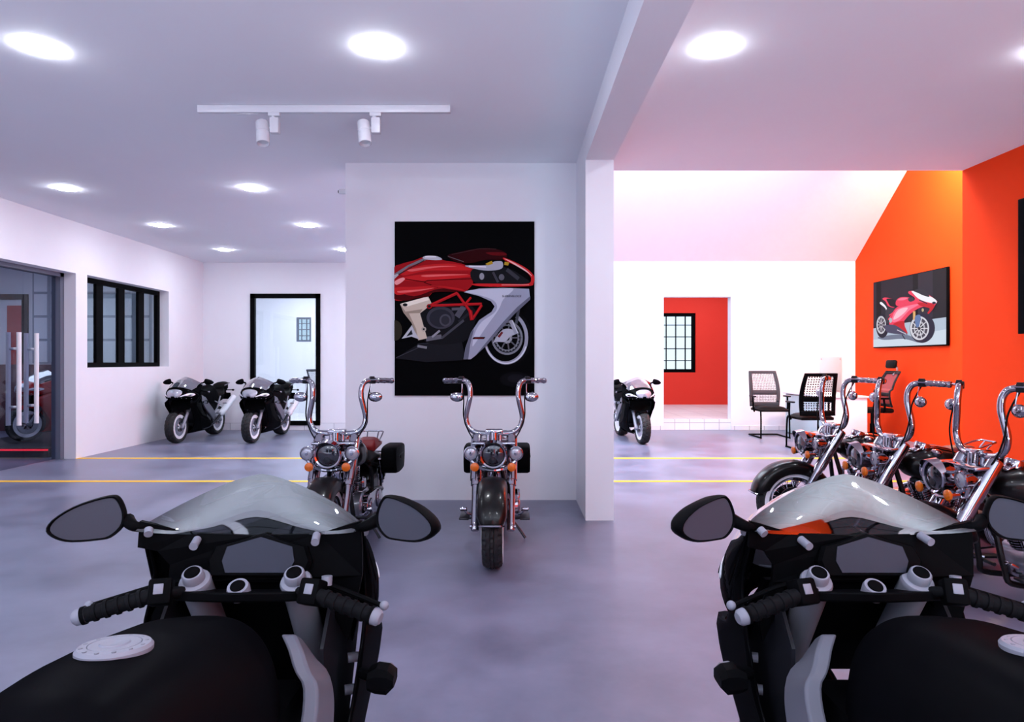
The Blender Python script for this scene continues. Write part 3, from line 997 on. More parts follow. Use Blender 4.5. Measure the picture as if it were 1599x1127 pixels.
dk = thing('desk', 'white office desk with pale glass front panel between the black chairs', 'desk', (5.70, 12.22, 0))
MB().span((-0.38, -0.88, 0.77), (0.40, 0.88, 0.80), 0.004).build('desk_top', M['white_lacquer'], dk)
MB().span((-0.33, -0.86, 0), (0.36, -0.82, 0.77), 0.003).build('end_panel', M['white_lacquer'], dk)
MB().span((-0.33, 0.82, 0), (0.36, 0.86, 0.77), 0.003).build('end_panel', M['white_lacquer'], dk)
MB().span((-0.345, -0.82, 0.02), (-0.325, 0.82, 0.75)).build('front_panel', M['desk_glass'], dk, smooth=0)
gb = thing('glass_board', 'pale frosted glass board fixed to the white wall above the desk', 'board', (6.45, BY, 0.80))
MB().span((-0.23, -0.022, 0), (0.21, -0.010, 0.68), 0.002).build('board_glass', M['desk_glass'], gb)
for x in (-0.20, 0.18):
    for z in (0.04, 0.64):
        MB().cyl((x, 0, z), (x, -0.028, z), 0.012).build('stand_off', M['silver'], gb)

# side room: a dark plinth, and a black framed panel
pl = thing('plinth', 'low dark display plinth with red edge light behind the glass door', 'plinth', (-7.55, 11.0, 0))
MB().span((-0.85, -1.35, 0), (0.82, 1.35, 0.14), 0.006).build('plinth_body', M['dark_grey'], pl)
MB().span((-0.86, -1.365, 0.10), (0.83, -1.35, 0.125)).build('edge_light', mat('red_edge_light', (255, 40, 60), 0.4, emit=0.9), pl, smooth=0)
d3 = MB()
d3.span((-10.75, BY - 0.04, 0), (-10.65, BY, 2.75))
d3.span((-9.90, BY - 0.04, 0), (-9.78, BY, 2.75))
d3.span((-10.75, BY - 0.04, 2.64), (-9.78, BY, 2.75))
door3 = struct('door_3', d3, M['black_frame'], smooth=0)
MB().span((-10.2, BY - 0.03, 0), (-9.90, BY - 0.002, 2.52)).build('panel', M['red_paint'], door3, smooth=0)

# ------------------------------------------------------------------ wheels shared by both kinds of motorcycle
def tread(n_block, depth, rows):
    def k(i, j):
        if j not in rows:
            return 0
        ph = (i + (rows.index(j) % 2) * (n_block // 2)) % n_block
        return -depth if ph == 0 else 0
    return k


def make_tyre(parent, c, R, wd, rim, m, n=96, nb=4):
    h = wd / 2
    prof = [(rim, -h * 0.72), (rim + 0.02, -h * 0.9), (R - 0.035, -h * 0.99), (R - 0.018, -h * 0.93), (R - 0.017, -h * 0.9), (R - 0.006, -h * 0.62), (R - 0.0055, -h * 0.55), (R - 0.001, -h * 0.24), (R - 0.008, -h * 0.20), (R - 0.008, -h * 0.16), (R, -h * 0.12), (R, h * 0.12), (R - 0.008, h * 0.16), (R - 0.008, h * 0.20), (R - 0.001, h * 0.24), (R - 0.0055, h * 0.55), (R - 0.006, h * 0.62), (R - 0.017, h * 0.9), (R - 0.018, h * 0.93), (R - 0.035, h * 0.99), (rim + 0.02, h * 0.9), (rim, h * 0.72)]
    ks = [2, 3, 4, 5, 6, 7, 10, 11, 14, 15, 16, 17, 18, 19]
    def k(i, j):
        if j not in ks:
            return 0
        s = (i + (0 if j < 8 else 2 if j > 13 else 1) + (j % 3 == 0)) % nb
        return -0.009 if s == 0 else 0
    mb = MB().lathe(prof, c, (1, 0, 0), n, False, k)
    return mb.build('tyre', m, parent, smooth=25)


# ------------------------------------------------------------------ sport motorcycle (x right, y forward, z up; y = 0 under the steering head)
def interp(tab, s):
    for a, b in zip(tab[:-1], tab[1:]):
        if s <= b[0]:
            t = (s - a[0]) / (b[0] - a[0])
            return [p + (q - p) * t for p, q in zip(a[1:], b[1:])]
    return list(tab[-1][1:])


COWL = [  # s, y, z, half width, drop of the sides, sweep of the sides
    (0.00, 0.100, 1.122, 0.258, 0.110, 0.065),
    (0.20, 0.210, 1.085, 0.262, 0.135, 0.150),
    (0.40, 0.335, 1.020, 0.266, 0.150, 0.240),
    (0.55, 0.420, 0.955, 0.268, 0.150, 0.290),
    (0.62, 0.462, 0.920, 0.268, 0.135, 0.320),
    (0.75, 0.515, 0.850, 0.262, 0.090, 0.350),
    (0.88, 0.525, 0.785, 0.235, 0.045, 0.330),
    (1.00, 0.470, 0.735, 0.180, 0.015, 0.260)]


def cowl(s, t, off=0.0):
    def base(s, t):
        y, z, w_, dr, sw_ = interp(COWL, min(max(s, 0), 1))
        a = t * PI / 2
        c = 1 - math.cos(a)
        k = max(0.0, 1 - s / 0.5)
        cz = k * abs(math.sin(a)) ** 1.4 + (1 - k) * c
        return Vector((w_ * math.sin(a), y - sw_ * c, z - dr * cz))
    p = base(s, t)
    if off:
        e = 0.01
        n = (base(s + e if s < 0.98 else s, t) - base(s - e if s > 0.02 else s, t)).cross(base(s, t + e) - base(s, t - e))
        n.normalize()
        if n.dot(p - Vector((0, p.y - 0.25, p.z - 0.25))) < 0:
            n = -n
        p += n * off
    return p


SIDE = [  # z, y rear, y front, half width
    (0.99, 0.040, 0.06, 0.244), (0.94, 0.06, 0.10, 0.248), (0.885, 0.085, 0.12, 0.252), (0.84, 0.075, 0.135, 0.257), (0.78, 0.05, 0.17, 0.260), (0.73, 0.035, 0.24, 0.257), (0.69, 0.03, 0.37, 0.252), (0.62, 0.01, 0.36, 0.245), (0.52, -0.06, 0.27, 0.232),
    (0.42, -0.20, 0.20, 0.222), (0.32, -0.38, 0.14, 0.200), (0.22, -0.50, 0.15, 0.165), (0.15, -0.50, 0.20, 0.10), (0.125, -0.46, 0.22, 0.004)]
TANK = [  # y, crest z, half width, bottom z
    (-0.11, 0.80, 0.07, 0.70), (-0.14, 0.855, 0.115, 0.68), (-0.20, 0.892, 0.15, 0.66), (-0.30, 0.925, 0.178, 0.64), (-0.42, 0.947, 0.190, 0.62), (-0.55, 0.962, 0.192, 0.62),
    (-0.67, 0.966, 0.180, 0.63), (-0.78, 0.94, 0.150, 0.65), (-0.87, 0.87, 0.115, 0.68), (-0.92, 0.81, 0.09, 0.70)]


def mirror_part(t, s):
    o2 = [(110, 600), (150, 510), (300, 410), (480, 350), (600, 330), (655, 350), (695, 425), (715, 520), (690, 620), (600, 700), (500, 715), (300, 712), (180, 672)]
    out = [((x - 420) * 0.000262, -(y - 540) * 0.000262) for x, y in o2]
    out = [tuple(p)[:2] for p in catmull([(a, b, 0) for a, b in out], 3, True)]
    n = Vector((0.38, -0.92, 0.10)).normalized()
    ax = Vector((0.92, 0.38, 0)).normalized()
    bx = ax.cross(n) * -1
    c = Vector((-0.363, 0.0, 1.032))
    def P(a, b, k, d):
        q = c + ax * (a * k) + bx * (b * k) - n * d
        return Vector((q.x * -s, q.y, q.z))
    mb = MB()
    mb.quad_rings([[P(a, b, k, d) for a, b in out] for k, d in ((0.88, 0.004), (0.90, -0.002), (0.95, -0.004), (1.0, 0.004), (1.0, 0.02), (0.93, 0.042), (0.75, 0.062), (0.45, 0.076), (0.1, 0.08))])
    e = P(0.078, -0.005, 1, 0.015)
    mb.tube([e, (s * 0.268, 0.025, 1.014), (s * 0.235, 0.055, 1.004)], 0.014, 10, 5, radii=(0.016, 0.009))
    o = mb.build('mirror', M['black'], t)
    g = MB()
    g.quad_rings([[P(a, b, 0.89, d) for a, b in out] for d in (0.003, 0.0)])
    g.build('mirror_glass', M['mirror_grey'], o, smooth=30)


def make_sport_bike():
    t = thing('sport_motorcycle', '', 'motorcycle')
    # wheels
    for name, yc, R, wd in (('front_wheel', 0.40, 0.275, 0.150), ('rear_wheel', -0.95, 0.280, 0.185)):
        c = Vector((0, yc, R))
        h = wd * 0.36
        rm_ = MB()
        rm_.lathe([(0.156, -h), (0.205, -h * 1.15), (0.208, -h * 0.9), (0.178, -h * 0.5), (0.172, 0), (0.178, h * 0.5), (0.208, h * 0.9), (0.205, h * 1.15), (0.156, h), (0.148, 0), (0.156, -h)], c, (1, 0, 0), 48, False)
        rm_.lathe([(0.01, -h * 0.9), (0.045, -h * 0.9), (0.05, 0), (0.045, h * 0.9), (0.01, h * 0.9)], c, (1, 0, 0), 24)
        for k in range(6):
            a = 2 * PI * k / 6
            d = Vector((0, math.cos(a), math.sin(a)))
            e = Vector((0, -math.sin(a), math.cos(a)))
            rm_.tube([c + d * 0.04, c + d * 0.10 + e * 0.012, c + d * 0.165 + e * 0.035], 0.014, 8, 4)
        wh = rm_.build(name, M['white_rim'], t)
        make_tyre(wh, c, R, wd, 0.203, M['tyre'])
        for s in ((-1, 1) if yc > 0 else (-1,)):
            x = s * h * 1.05
            ds = MB().lathe([(0.085, x - 0.003), (0.150, x - 0.003), (0.150, x + 0.003), (0.085, x + 0.003), (0.085, x - 0.003)], c, (1, 0, 0), 48, False)
            ds.build('brake_disc', M['silver'], wh)
            cr = MB()
            for k in range(5):
                a = 2 * PI * k / 5 + 0.3
                d = Vector((0, math.cos(a), math.sin(a)))
                cr.tube([c + Vector((x, 0, 0)) + d * 0.035, c + Vector((x, 0, 0)) + d * 0.088], 0.008, 6, 1)
            cr.build('disc_carrier', M['engine'], wh)
    # fork
    for s in (-1, 1):
        lo, hi = Vector((s * 0.112, 0.40, 0.275)), Vector((s * 0.116, 0.0, 0.895))
        fk = MB().cyl(lo.lerp(hi, 0.42), hi, 0.034, n=18)
        fk.cyl(lo + Vector((0, 0.008, -0.01)), lo.lerp(hi, 0.45), 0.026, n=18)
        fk.box(lo, (0.05, 0.07, 0.07), Matrix.Rotation(0.5, 3, 'X'), 0.012)
        fk.build('fork_leg', M['light_metal'], t)
        ax = (hi - lo).normalized()
        ax = Vector((0, -0.50, 0.86))
        cp = MB().lathe([(0.001, -0.012), (0.034, -0.010), (0.036, 0.0), (0.033, 0.006), (0.024, 0.009), (0.0235, 0.026), (0.021, 0.030), (0.001, 0.030)], hi + Vector((0, 0.0, -0.002)), ax, 28)
        co = cp.build('fork_cap', M['white_plastic'], t)
        MB().lathe([(0.001, 0.0295), (0.0175, 0.0302), (0.0165, 0.0325), (0.001, 0.0325)], hi + Vector((0, 0, -0.002)), ax, 24).build('cap_adjuster', M['black'], co)
        # brake caliper
        MB().box(lo + Vector((-s * 0.03, -0.09, 0.10)), (0.04, 0.07, 0.10), Matrix.Rotation(0.5, 3, 'X'), 0.012).build('brake_caliper', M['dark_grey'], t)
    kx = Vector((0, -0.50, 0.86))
    ig = MB().lathe([(0.001, -0.02), (0.024, -0.018), (0.025, 0.002), (0.0225, 0.010), (0.001, 0.010)], (-0.002, -0.035, 0.888), kx, 26).build('ignition_switch', M['white_plastic'], t)
    MB().lathe([(0.001, 0.0095), (0.0165, 0.0102), (0.0155, 0.0125), (0.001, 0.0125)], (-0.002, -0.035, 0.888), kx, 24).build('key_barrel', M['black'], ig)
    tc = MB()
    tc.prism([(-0.165, 0.03), (-0.165, -0.02), (-0.10, -0.05), (0, -0.07), (0.10, -0.05), (0.165, -0.02), (0.165, 0.03)], lambda a, b, k: (a, b, 0.862 + k - b * 0.25), -0.01, 0.012)
    tc.build('triple_clamp', M['black'], t, bevel=0.004)
    # handlebars
    for s in (-1, 1):
        p0, p1 = Vector((s * 0.168, -0.055, 0.886)), Vector((s * 0.306, -0.094, 0.853))
        d = (p1 - p0).normalized()
        hb = MB().tube([(s * 0.118, -0.005, 0.872), (s * 0.15, -0.045, 0.885), p0], 0.012, 10, 4)
        prof = [(0.001, 0.018), (0.0165, 0.018)]
        L_ = (p1 - p0).length
        k = 0.022
        while k < L_ - 0.012:
            prof += [(0.0165, k), (0.0165, k + 0.013), (0.0195, k + 0.0135), (0.0195, k + 0.021)]
            k += 0.0225
        prof += [(0.0195, L_), (0.001, L_)]
        hb.lathe(prof, p0, d, 20)
        gp = hb.build('handlebar', M['rubber'], t)
        u = Matrix.Rotation(math.atan2(d.y, d.x) if s > 0 else math.atan2(d.y, d.x) + PI, 3, 'Z') @ Matrix.Rotation(-0.45, 3, 'X')
        sw_ = MB().box(p0 + Vector((0, 0.006, 0.0)), (0.048, 0.044, 0.056), u, 0.006).build('switch_block', M['black'], gp)
        MB().box(p0 + Vector((s * 0.002, 0.006, 0.0)) + u @ Vector((0, -0.0225, 0.004)), (0.020, 0.003, 0.022), u, 0.0012).build('switch_button', M['white_plastic'], gp)
        MB().lathe([(0.001, 0), (0.018, 0), (0.0185, 0.006), (0.0175, 0.020), (0.012, 0.026), (0.001, 0.027)], p1, d, 22).build('bar_end', M['white_plastic'], gp)
        lv = MB().tube([p0 + Vector((0, 0.035, 0.012)), p0.lerp(p1, 0.35) + Vector((0, 0.058, 0.008)), p1 + Vector((s * 0.014, 0.046, 0.004))], 0.006, 8, 5)
        lv.build('lever', M['black'], gp)
        MB().sphere(p1 + Vector((s * 0.022, 0.044, 0.004)), 0.0105, 14, 8).build('lever_ball', M['white_plastic'], gp)
        if s > 0:
            MB().cyl(p0 + Vector((0.024, 0.035, 0.006)), p0 + Vector((0.024, 0.038, 0.026)), 0.012).build('reservoir_cap', M['white_plastic'], gp)
    # instrument display
    def disp(poly, y0, y1, tilt=-0.32, c=(0.022, 0.03, 0.944)):
        R = Matrix.Rotation(tilt, 3, 'X')
        return lambda a, b, k: Vector(c) + R @ Vector((a, k, b))
    hexo = [(-0.122, -0.012), (-0.112, -0.046), (0.112, -0.046), (0.122, -0.012), (0.108, 0.022), (0.072, 0.030), (0.0, 0.052), (-0.072, 0.030), (-0.108, 0.022)]
    hexi = [(-0.084, -0.012), (-0.073, -0.038), (0.073, -0.038), (0.084, -0.012), (0.076, 0.020), (0.0, 0.042), (-0.076, 0.020)]
    di = MB()
    fn = disp(None, 0, 0)
    di.quad_rings([[fn(a * k, b * k, y) for a, b in hexo] for k, y in ((0.90, 0.05), (1.0, 0.03), (1.0, 0.004), (0.94, -0.006), (0.80, -0.007))])
    dd = di.build('instrument_display', M['black'], t, smooth=30)
    MB().prism(hexi, fn, -0.0095, -0.006).build('display_glass', M['display'], dd, smooth=0)
    # cockpit panel and studs
    cp = [(-0.258, 1.026), (-0.262, 0.965), (-0.222, 0.953), (-0.197, 0.918), (-0.20, 0.878), (-0.235, 0.80), (-0.225, 0.74), (-0.19, 0.80), (-0.165, 0.875), (0.165, 0.875), (0.19, 0.80), (0.225, 0.74), (0.24, 0.80), (0.262, 0.90), (0.262, 0.965), (0.258, 1.026), (0.15, 0.99), (0, 0.985), (-0.15, 0.992)]
    MB().prism(cp, lambda a, b, k: (a, 0.052 + k - max(0, abs(a) - 0.17) * 0.3, b), 0.0, 0.012).build('cockpit_panel', M['black'], t, smooth=0)
    for x, z in ((-0.236, 1.003), (-0.132, 0.974), (0.150, 0.984)):
        MB().cyl((x, 0.045 - max(0, abs(x) - 0.17) * 0.3, z + 0.004), (x + 0.006, 0.012, z - 0.004), 0.0095, n=14).build('stud', M['white_plastic'], t)
    for s in (-1, 1):
        MB().sphere(cowl(0.07, s * 0.93, 0.004), (0.010, 0.010, 0.010), 12, 8).build('screen_bolt', M['white_plastic'], t)
        for zz, yy in ((0.60, 0.10), (0.665, 0.13)):
            MB().cyl((s * 0.235, yy, zz), (s * 0.205, yy - 0.01, zz), 0.012, n=12).build('stud', M['white_plastic'], t)
        for a, b in ((0.895, 0.36), (0.905, 0.55), (0.88, 0.75)):
            MB().sphere(cowl(a, s * b, 0.001), 0.008, 10, 6).build('fairing_bolt', M['white_plastic'], t)
    # fairing: nose cowl
    TW = [(0, 0.90), (0.2, 0.80), (0.4, 0.68), (0.55, 0.58)]
    tw = lambda s: interp([(a, b) for a, b in TW], s)[0]
    fa = MB()
    fa.grid(lambda i, j: cowl(0.55 + 0.45 * i, -1 + 2 * j), 14, 32)
    for s in (-1, 1):
        fa.grid(lambda i, j: cowl(0.55 * i, s * (tw(0.55 * i) + (1 - tw(0.55 * i)) * j)), 14, 8)
    fair = fa.build('fairing', M['black_gloss'], t, smooth=60, solid=0.005)
    # windscreen: outer bubble and the panel turned to the rider
    ws = MB()
    ws.grid(lambda i, j: cowl(0.55 * i, tw(0.55 * i) * (-1 + 2 * j), 0.002), 16, 28)
    def inner(i, j):
        tt = 0.90 * (-1 + 2 * j)
        a = cowl(0, tt, 0.002)
        q = 1 - i
        zb = 0.984 + 0.03 * (abs(tt) ** 2)
        return Vector((a.x * (1 + 0.0 * q), a.y - 0.040 + 0.040 * (1 - q ** 1.0) ** 1.35, a.z + (zb - a.z) * q))
    ws.mi = 1
    ws.grid(lambda i, j: inner(i, j), 12, 28)
    ws.build('windscreen', [M['visor_front'], M['visor']], t, smooth=50)
    # headlight and the white side pods
    def lamp_outline(n=40):
        out = []
        for k in range(n):
            a = 2 * PI * k / n
            x, z = math.cos(a), math.sin(a)
            sgn = 1 if x >= 0 else -1
            xx = sgn * abs(x) ** 0.75
            zz = (abs(z) ** 0.6) * 0.55 if z > 0 else -(abs(z) ** 1.1)
            out.append((xx, zz))
        return out
    hl = MB()
    ring0 = lamp_outline()
    P = lambda x, z, k, off: cowl(0.735 - z * k * 0.185, x * k * 0.31, off)
    hl.quad_rings([[P(x, z, k, o) for x, z in ring0] for k, o in ((1.03, -0.002), (1.03, 0.006), (1.0, 0.009), (0.85, 0.012), (0.5, 0.016), (0.05, 0.018))])
    hl.build('headlight', M['lens'], t, smooth=60)
    for s in (-1, 1):
        tri = [(0.34, 0.845), (0.42, 0.80), (0.62, 0.775), (0.70, 0.735), (0.735, 0.68), (0.69, 0.66), (0.55, 0.70), (0.42, 0.775), (0.345, 0.825)]
        tri = [tuple(p)[:2] for p in catmull([(a, b, 0) for a, b in tri], 3, True)]
        tb = MB().quad_rings([[cowl(0.755 + (b - 0.755) * k, s * (0.56 + (a - 0.56) * k), o) for a, b in tri] for o, k in ((-0.002, 1.25), (0.006, 1.25), (0.007, 1.0), (0.007, 0.75), (0.007, 0.5), (0.007, 0.25), (0.007, 0.03))])
        tl = tb.build('side_pod', M['white_rim'], t, smooth=30)
        tri2 = [(0.52, 0.772), (0.62, 0.762), (0.69, 0.735), (0.70, 0.70), (0.60, 0.72)]
        MB().quad_rings([[cowl(0.74 + (b - 0.74) * k, s * (0.62 + (a - 0.62) * k), o) for a, b in tri2] for o, k in ((0.004, 1.0), (0.0095, 1.0), (0.0095, 0.6), (0.0095, 0.05))]).build('pod_intake', M['black'], tl, smooth=30)
    # side fairings
    for s in (-1, 1):
        sp = MB()
        def side(i, j):
            z = 0.99 - (0.99 - 0.125) * i
            tab = [(-r[0],) + r[1:] for r in SIDE]
            yr, yf, xw = interp(tab, -z)
            return Vector((s * (xw + 0.012 * math.sin(PI * j) - 0.03 * max(0, j - 0.7) / 0.3 * (xw / 0.27)), yr + (yf - yr) * j, z))
        sp.grid(side, 34, 12)
        o = sp.build('side_fairing', M['black_gloss'], t, smooth=50, solid=0.006)
        c = side(0.27, 0.45)
        ts = MB().cyl((s * 0.262, 0.02, 0.675), (s * 0.295, 0.0, 0.675), 0.014, n=10)
        ts.quad_rings([[Vector((s * (0.285 + a), y, 0.675 + b * k)) for a, b in ((0.0, -0.02), (0.0, 0.02), (0.02, 0.03), (0.045, 0.026), (0.06, 0.012), (0.06, -0.012), (0.042, -0.03), (0.016, -0.027))] for y, k in ((-0.035, 0.5), (-0.025, 1.0), (0.012, 1.0), (0.022, 0.8))])
        to = ts.build('turn_signal', M['black'], t, smooth=25)
        MB().quad_rings([[Vector((s * (0.290 + a), y, 0.675 + b * 0.8)) for a, b in ((0.0, -0.02), (0.0, 0.02), (0.02, 0.03), (0.040, 0.026), (0.05, 0.012), (0.05, -0.012), (0.040, -0.028), (0.016, -0.027))] for y in (0.015, 0.028)]).build('signal_lens', M['grey_plastic'], to, smooth=25)
        mirror_part(t, s)
    rp = MB().prism([(-0.20, 0.0), (0.20, 0.0), (0.215, 0.16), (0.16, 0.36), (-0.16, 0.36), (-0.215, 0.16)], lambda a, b, k: (a, 0.085 + b * 0.56 + k, 0.87 - b * 0.86), 0.0, 0.02)
    rp.build('radiator_shroud', M['black'], t, smooth=0)
    # inner duct panels beside the forks
    for s in (-1, 1):
        MB().prism([(0.02, 0.84), (0.14, 0.84), (0.30, 0.70), (0.16, 0.45), (-0.04, 0.55), (-0.05, 0.76)], lambda a, b, k: (s * (0.185 + k), a, b), 0.0, 0.008).build('inner_panel', M['dark_grey'], t, smooth=0)
    # front fender
    ff = MB()
    def fend(i, j):
        a = math.radians(66 + 84 * i)
        r_ = 0.292 + 0.012 * math.sin(PI * i)
        b = (j - 0.5) * 2
        rr = r_ - 0.05 * abs(b) ** 3
        return Vector((0.088 * b * (1 - 0.25 * abs(i - 0.4)), 0.40 + rr * math.cos(a), 0.275 + rr * math.sin(a)))
    ff.grid(fend, 20, 10)
    ff.build('front_fender', M['black_gloss'], t, smooth=60, solid=0.004)
    # tank and cap
    tk = MB()
    def tank(i, j):
        y = TANK[0][0] + (TANK[-1][0] - TANK[0][0]) * i
        zc, hw, zb = interp([(-r[0],) + r[1:] for r in TANK], -y)
        a = PI * j
        e = 2.0 / 2.7
        cx, sx = math.cos(a), math.sin(a)
        return Vector((hw * (abs(cx) ** e) * (1 if cx >= 0 else -1), y, zb + (zc - zb) * (sx ** e if sx > 0 else 0)))
    tk.grid(tank, 36, 36)
    for yy in (0, 1):
        vs = [tk.bm.verts.new(tank(yy, j / 36)) for j in range(37)]
        tk.bm.faces.new(vs)
    tko = tk.build('fuel_tank', M['tank_black'], t, smooth=70)
    cc = Vector((0, -0.505, 0.950))
    nx = Vector((0, 0.10, 1)).normalized()
    fc = MB().lathe([(0.001, -0.004), (0.054, -0.004), (0.054, 0.009), (0.050, 0.014), (0.038, 0.015), (0.037, 0.013), (0.036, 0.015), (0.022, 0.015), (0.020, 0.017), (0.012, 0.017), (0.001, 0.014)], cc, nx, 48)
    fco = fc.build('fuel_cap', M['white_plastic'], tko, smooth=30)
    bo = MB()
    for k in range(12):
        a = 2 * PI * k / 12
        bo.cyl(cc + Vector((0.044 * math.cos(a), 0.044 * math.sin(a), 0.0125 - 0.005 * math.sin(a))), cc + Vector((0.044 * math.cos(a), 0.044 * math.sin(a), 0.0155 - 0.005 * math.sin(a))), 0.0032, n=8)
    bo.build('cap_screw_ring', M['grey_plastic'], tko)
    # frame spars
    for s in (-1, 1):
        path = catmull([(s * 0.128, -0.075, 0.80), (s * 0.165, -0.10, 0.76), (s * 0.205, -0.13, 0.70), (s * 0.212, -0.22, 0.60), (s * 0.200, -0.42, 0.47), (s * 0.17, -0.60, 0.36)], 5)
        rings = []
        for i, p in enumerate(path):
            q = i / (len(path) - 1)
            hgt = 0.02 + 0.05 * min(1, q * 3)
            d = (path[min(i + 1, len(path) - 1)] - path[max(i - 1, 0)]).normalized()
            v = d.cross(Vector((s, 0, 0))).normalized()
            x = Vector((s * 0.016, 0, 0))
            rings.append([p + v * hgt + x, p - v * hgt + x * 1.2, p - v * hgt - x, p + v * hgt - x])
        MB().quad_rings(rings).build('frame_spar', M['frame_grey'], t, smooth=50, bevel=0.006)
    # engine, radiator, chain parts
    en = MB().box((0, -0.28, 0.40), (0.30, 0.44, 0.34), None, 0.03)
    en.box((0, -0.05, 0.42), (0.34, 0.04, 0.30), Matrix.Rotation(-0.25, 3, 'X'), 0.008)
    for s in (-1, 1):
        en.lathe([(0.001, 0), (0.09, 0), (0.085, 0.03), (0.03, 0.036), (0.001, 0.036)], (s * 0.15, -0.36, 0.36), (s, 0, 0), 24)
    en.build('engine', M['engine'], t, smooth=35)
    MB().box((0, -0.43, 0.60), (0.33, 0.74, 0.22), None, 0.03).build('airbox', M['black'], t)
    # swingarm and rear set
    sa = MB()
    for s in (-1, 1):
        sa.tube([(s * 0.13, -0.48, 0.40), (s * 0.135, -0.70, 0.36), (s * 0.125, -0.95, 0.285)], 0.03, 8, 5, radii=(0.035, 0.024))
        sa.cyl((s * 0.10, -0.95, 0.28), (s * 0.145, -0.95, 0.28), 0.022)
    sa.build('swingarm', M['light_metal'], t)
    for s in (-1, 1):
        fp = MB().tube([(s * 0.17, -0.55, 0.44), (s * 0.19, -0.66, 0.52), (s * 0.19, -0.80, 0.74)], 0.012, 8, 4)
        fp.tube([(s * 0.19, -0.66, 0.52), (s * 0.19, -0.74, 0.60), (s * 0.18, -0.58, 0.66)], 0.012, 8, 4)
        fp.cyl((s * 0.19, -0.64, 0.43), (s * 0.27, -0.65, 0.43), 0.012)
        fp.cyl((s * 0.19, -0.90, 0.60), (s * 0.26, -0.91, 0.60), 0.011)
        fp.build('footrest_bracket', M['light_metal'], t)
    # seat and tail
    def tailsec(y, zc, hw, zb):
        return [Vector((hw * math.cos(a), y, zb + (zc - zb) * max(0, math.sin(a)) ** 0.6)) for a in [PI * k / 12 for k in range(13)]] + [Vector((-hw * 0.6, y, zb - 0.03)), Vector((hw * 0.6, y, zb - 0.03))]
    MB().quad_rings([tailsec(*a) for a in ((-0.86, 0.80, 0.09, 0.72), (-0.92, 0.82, 0.14, 0.74), (-1.02, 0.835, 0.16, 0.77), (-1.10, 0.87, 0.13, 0.80), (-1.14, 0.92, 0.11, 0.82))]).build('rider_seat', M['black_leather'], t, smooth=50)
    MB().quad_rings([tailsec(*a) for a in ((-1.10, 0.93, 0.10, 0.90), (-1.14, 0.975, 0.12, 0.91), (-1.24, 0.995, 0.12, 0.925), (-1.33, 1.00, 0.10, 0.94), (-1.38, 0.985, 0.07, 0.95))]).build('pillion_seat', M['black_leather'], t, smooth=50)
    MB().quad_rings([tailsec(*a) for a in ((-0.80, 0.78, 0.10, 0.66), (-0.95, 0.77, 0.155, 0.66), (-1.08, 0.86, 0.145, 0.74), (-1.18, 0.92, 0.125, 0.82), (-1.32, 0.95, 0.10, 0.88), (-1.42, 0.965, 0.05, 0.93))]).build('tail', M['black_gloss'], t, smooth=50)
    rl = MB().tube([(-0.12, -1.12, 0.93), (-0.125, -1.26, 0.955), (-0.10, -1.38, 0.97), (0, -1.42, 0.975), (0.10, -1.38, 0.97), (0.125, -1.26, 0.955), (0.12, -1.12, 0.93)], 0.006, 6, 5)
    rl.build('grab_rail', M['white_plastic'], t)
    MB().box((0, -1.41, 0.925), (0.10, 0.02, 0.04), None, 0.008).build('tail_light', M['red_lens'], t)
    tg = MB().tube([(0, -1.30, 0.88), (0, -1.40, 0.80), (0, -1.44, 0.70)], 0.02, 8, 4)
    tg.box((0, -1.445, 0.71), (0.19, 0.012, 0.13), Matrix.Rotation(-0.2, 3, 'X'), 0.004)
    for s in (-1, 1):
        tg.cyl((0, -1.38, 0.83), (s * 0.15, -1.39, 0.83), 0.008)
        tg.sphere((s * 0.165, -1.39, 0.83), (0.028, 0.02, 0.018), 10, 6)
    tg.build('plate_holder', M['black'], t)
    # rear mudguard and exhaust
    MB().grid(lambda i, j: Vector((0.10 * (2 * j - 1), -0.95 + 0.305 * math.cos(math.radians(20 + 85 * i)), 0.28 + 0.305 * math.sin(math.radians(20 + 85 * i)) - 0.02 * (2 * j - 1) ** 2)), 12, 6).build('rear_mudguard', M['black'], t, solid=0.004)
    MB().tube([(-0.12, -0.10, 0.20), (-0.13, -0.40, 0.19), (-0.18, -0.62, 0.28), (-0.20, -0.78, 0.40)], 0.024, 10, 5).build('exhaust_header', M['engine'], t)
    ex = MB()
    a0, a1 = Vector((-0.20, -0.76, 0.385)), Vector((-0.235, -1.27, 0.70))
    ex.lathe([(0.024, 0), (0.056, 0.04), (0.058, 0.06), (0.058, 0.57), (0.050, 0.60), (0.03, 0.602), (0.028, 0.56), (0.001, 0.55)], a0, a1 - a0, 24)
    ex.build('exhaust', M['lamp_white'], t)
    return t


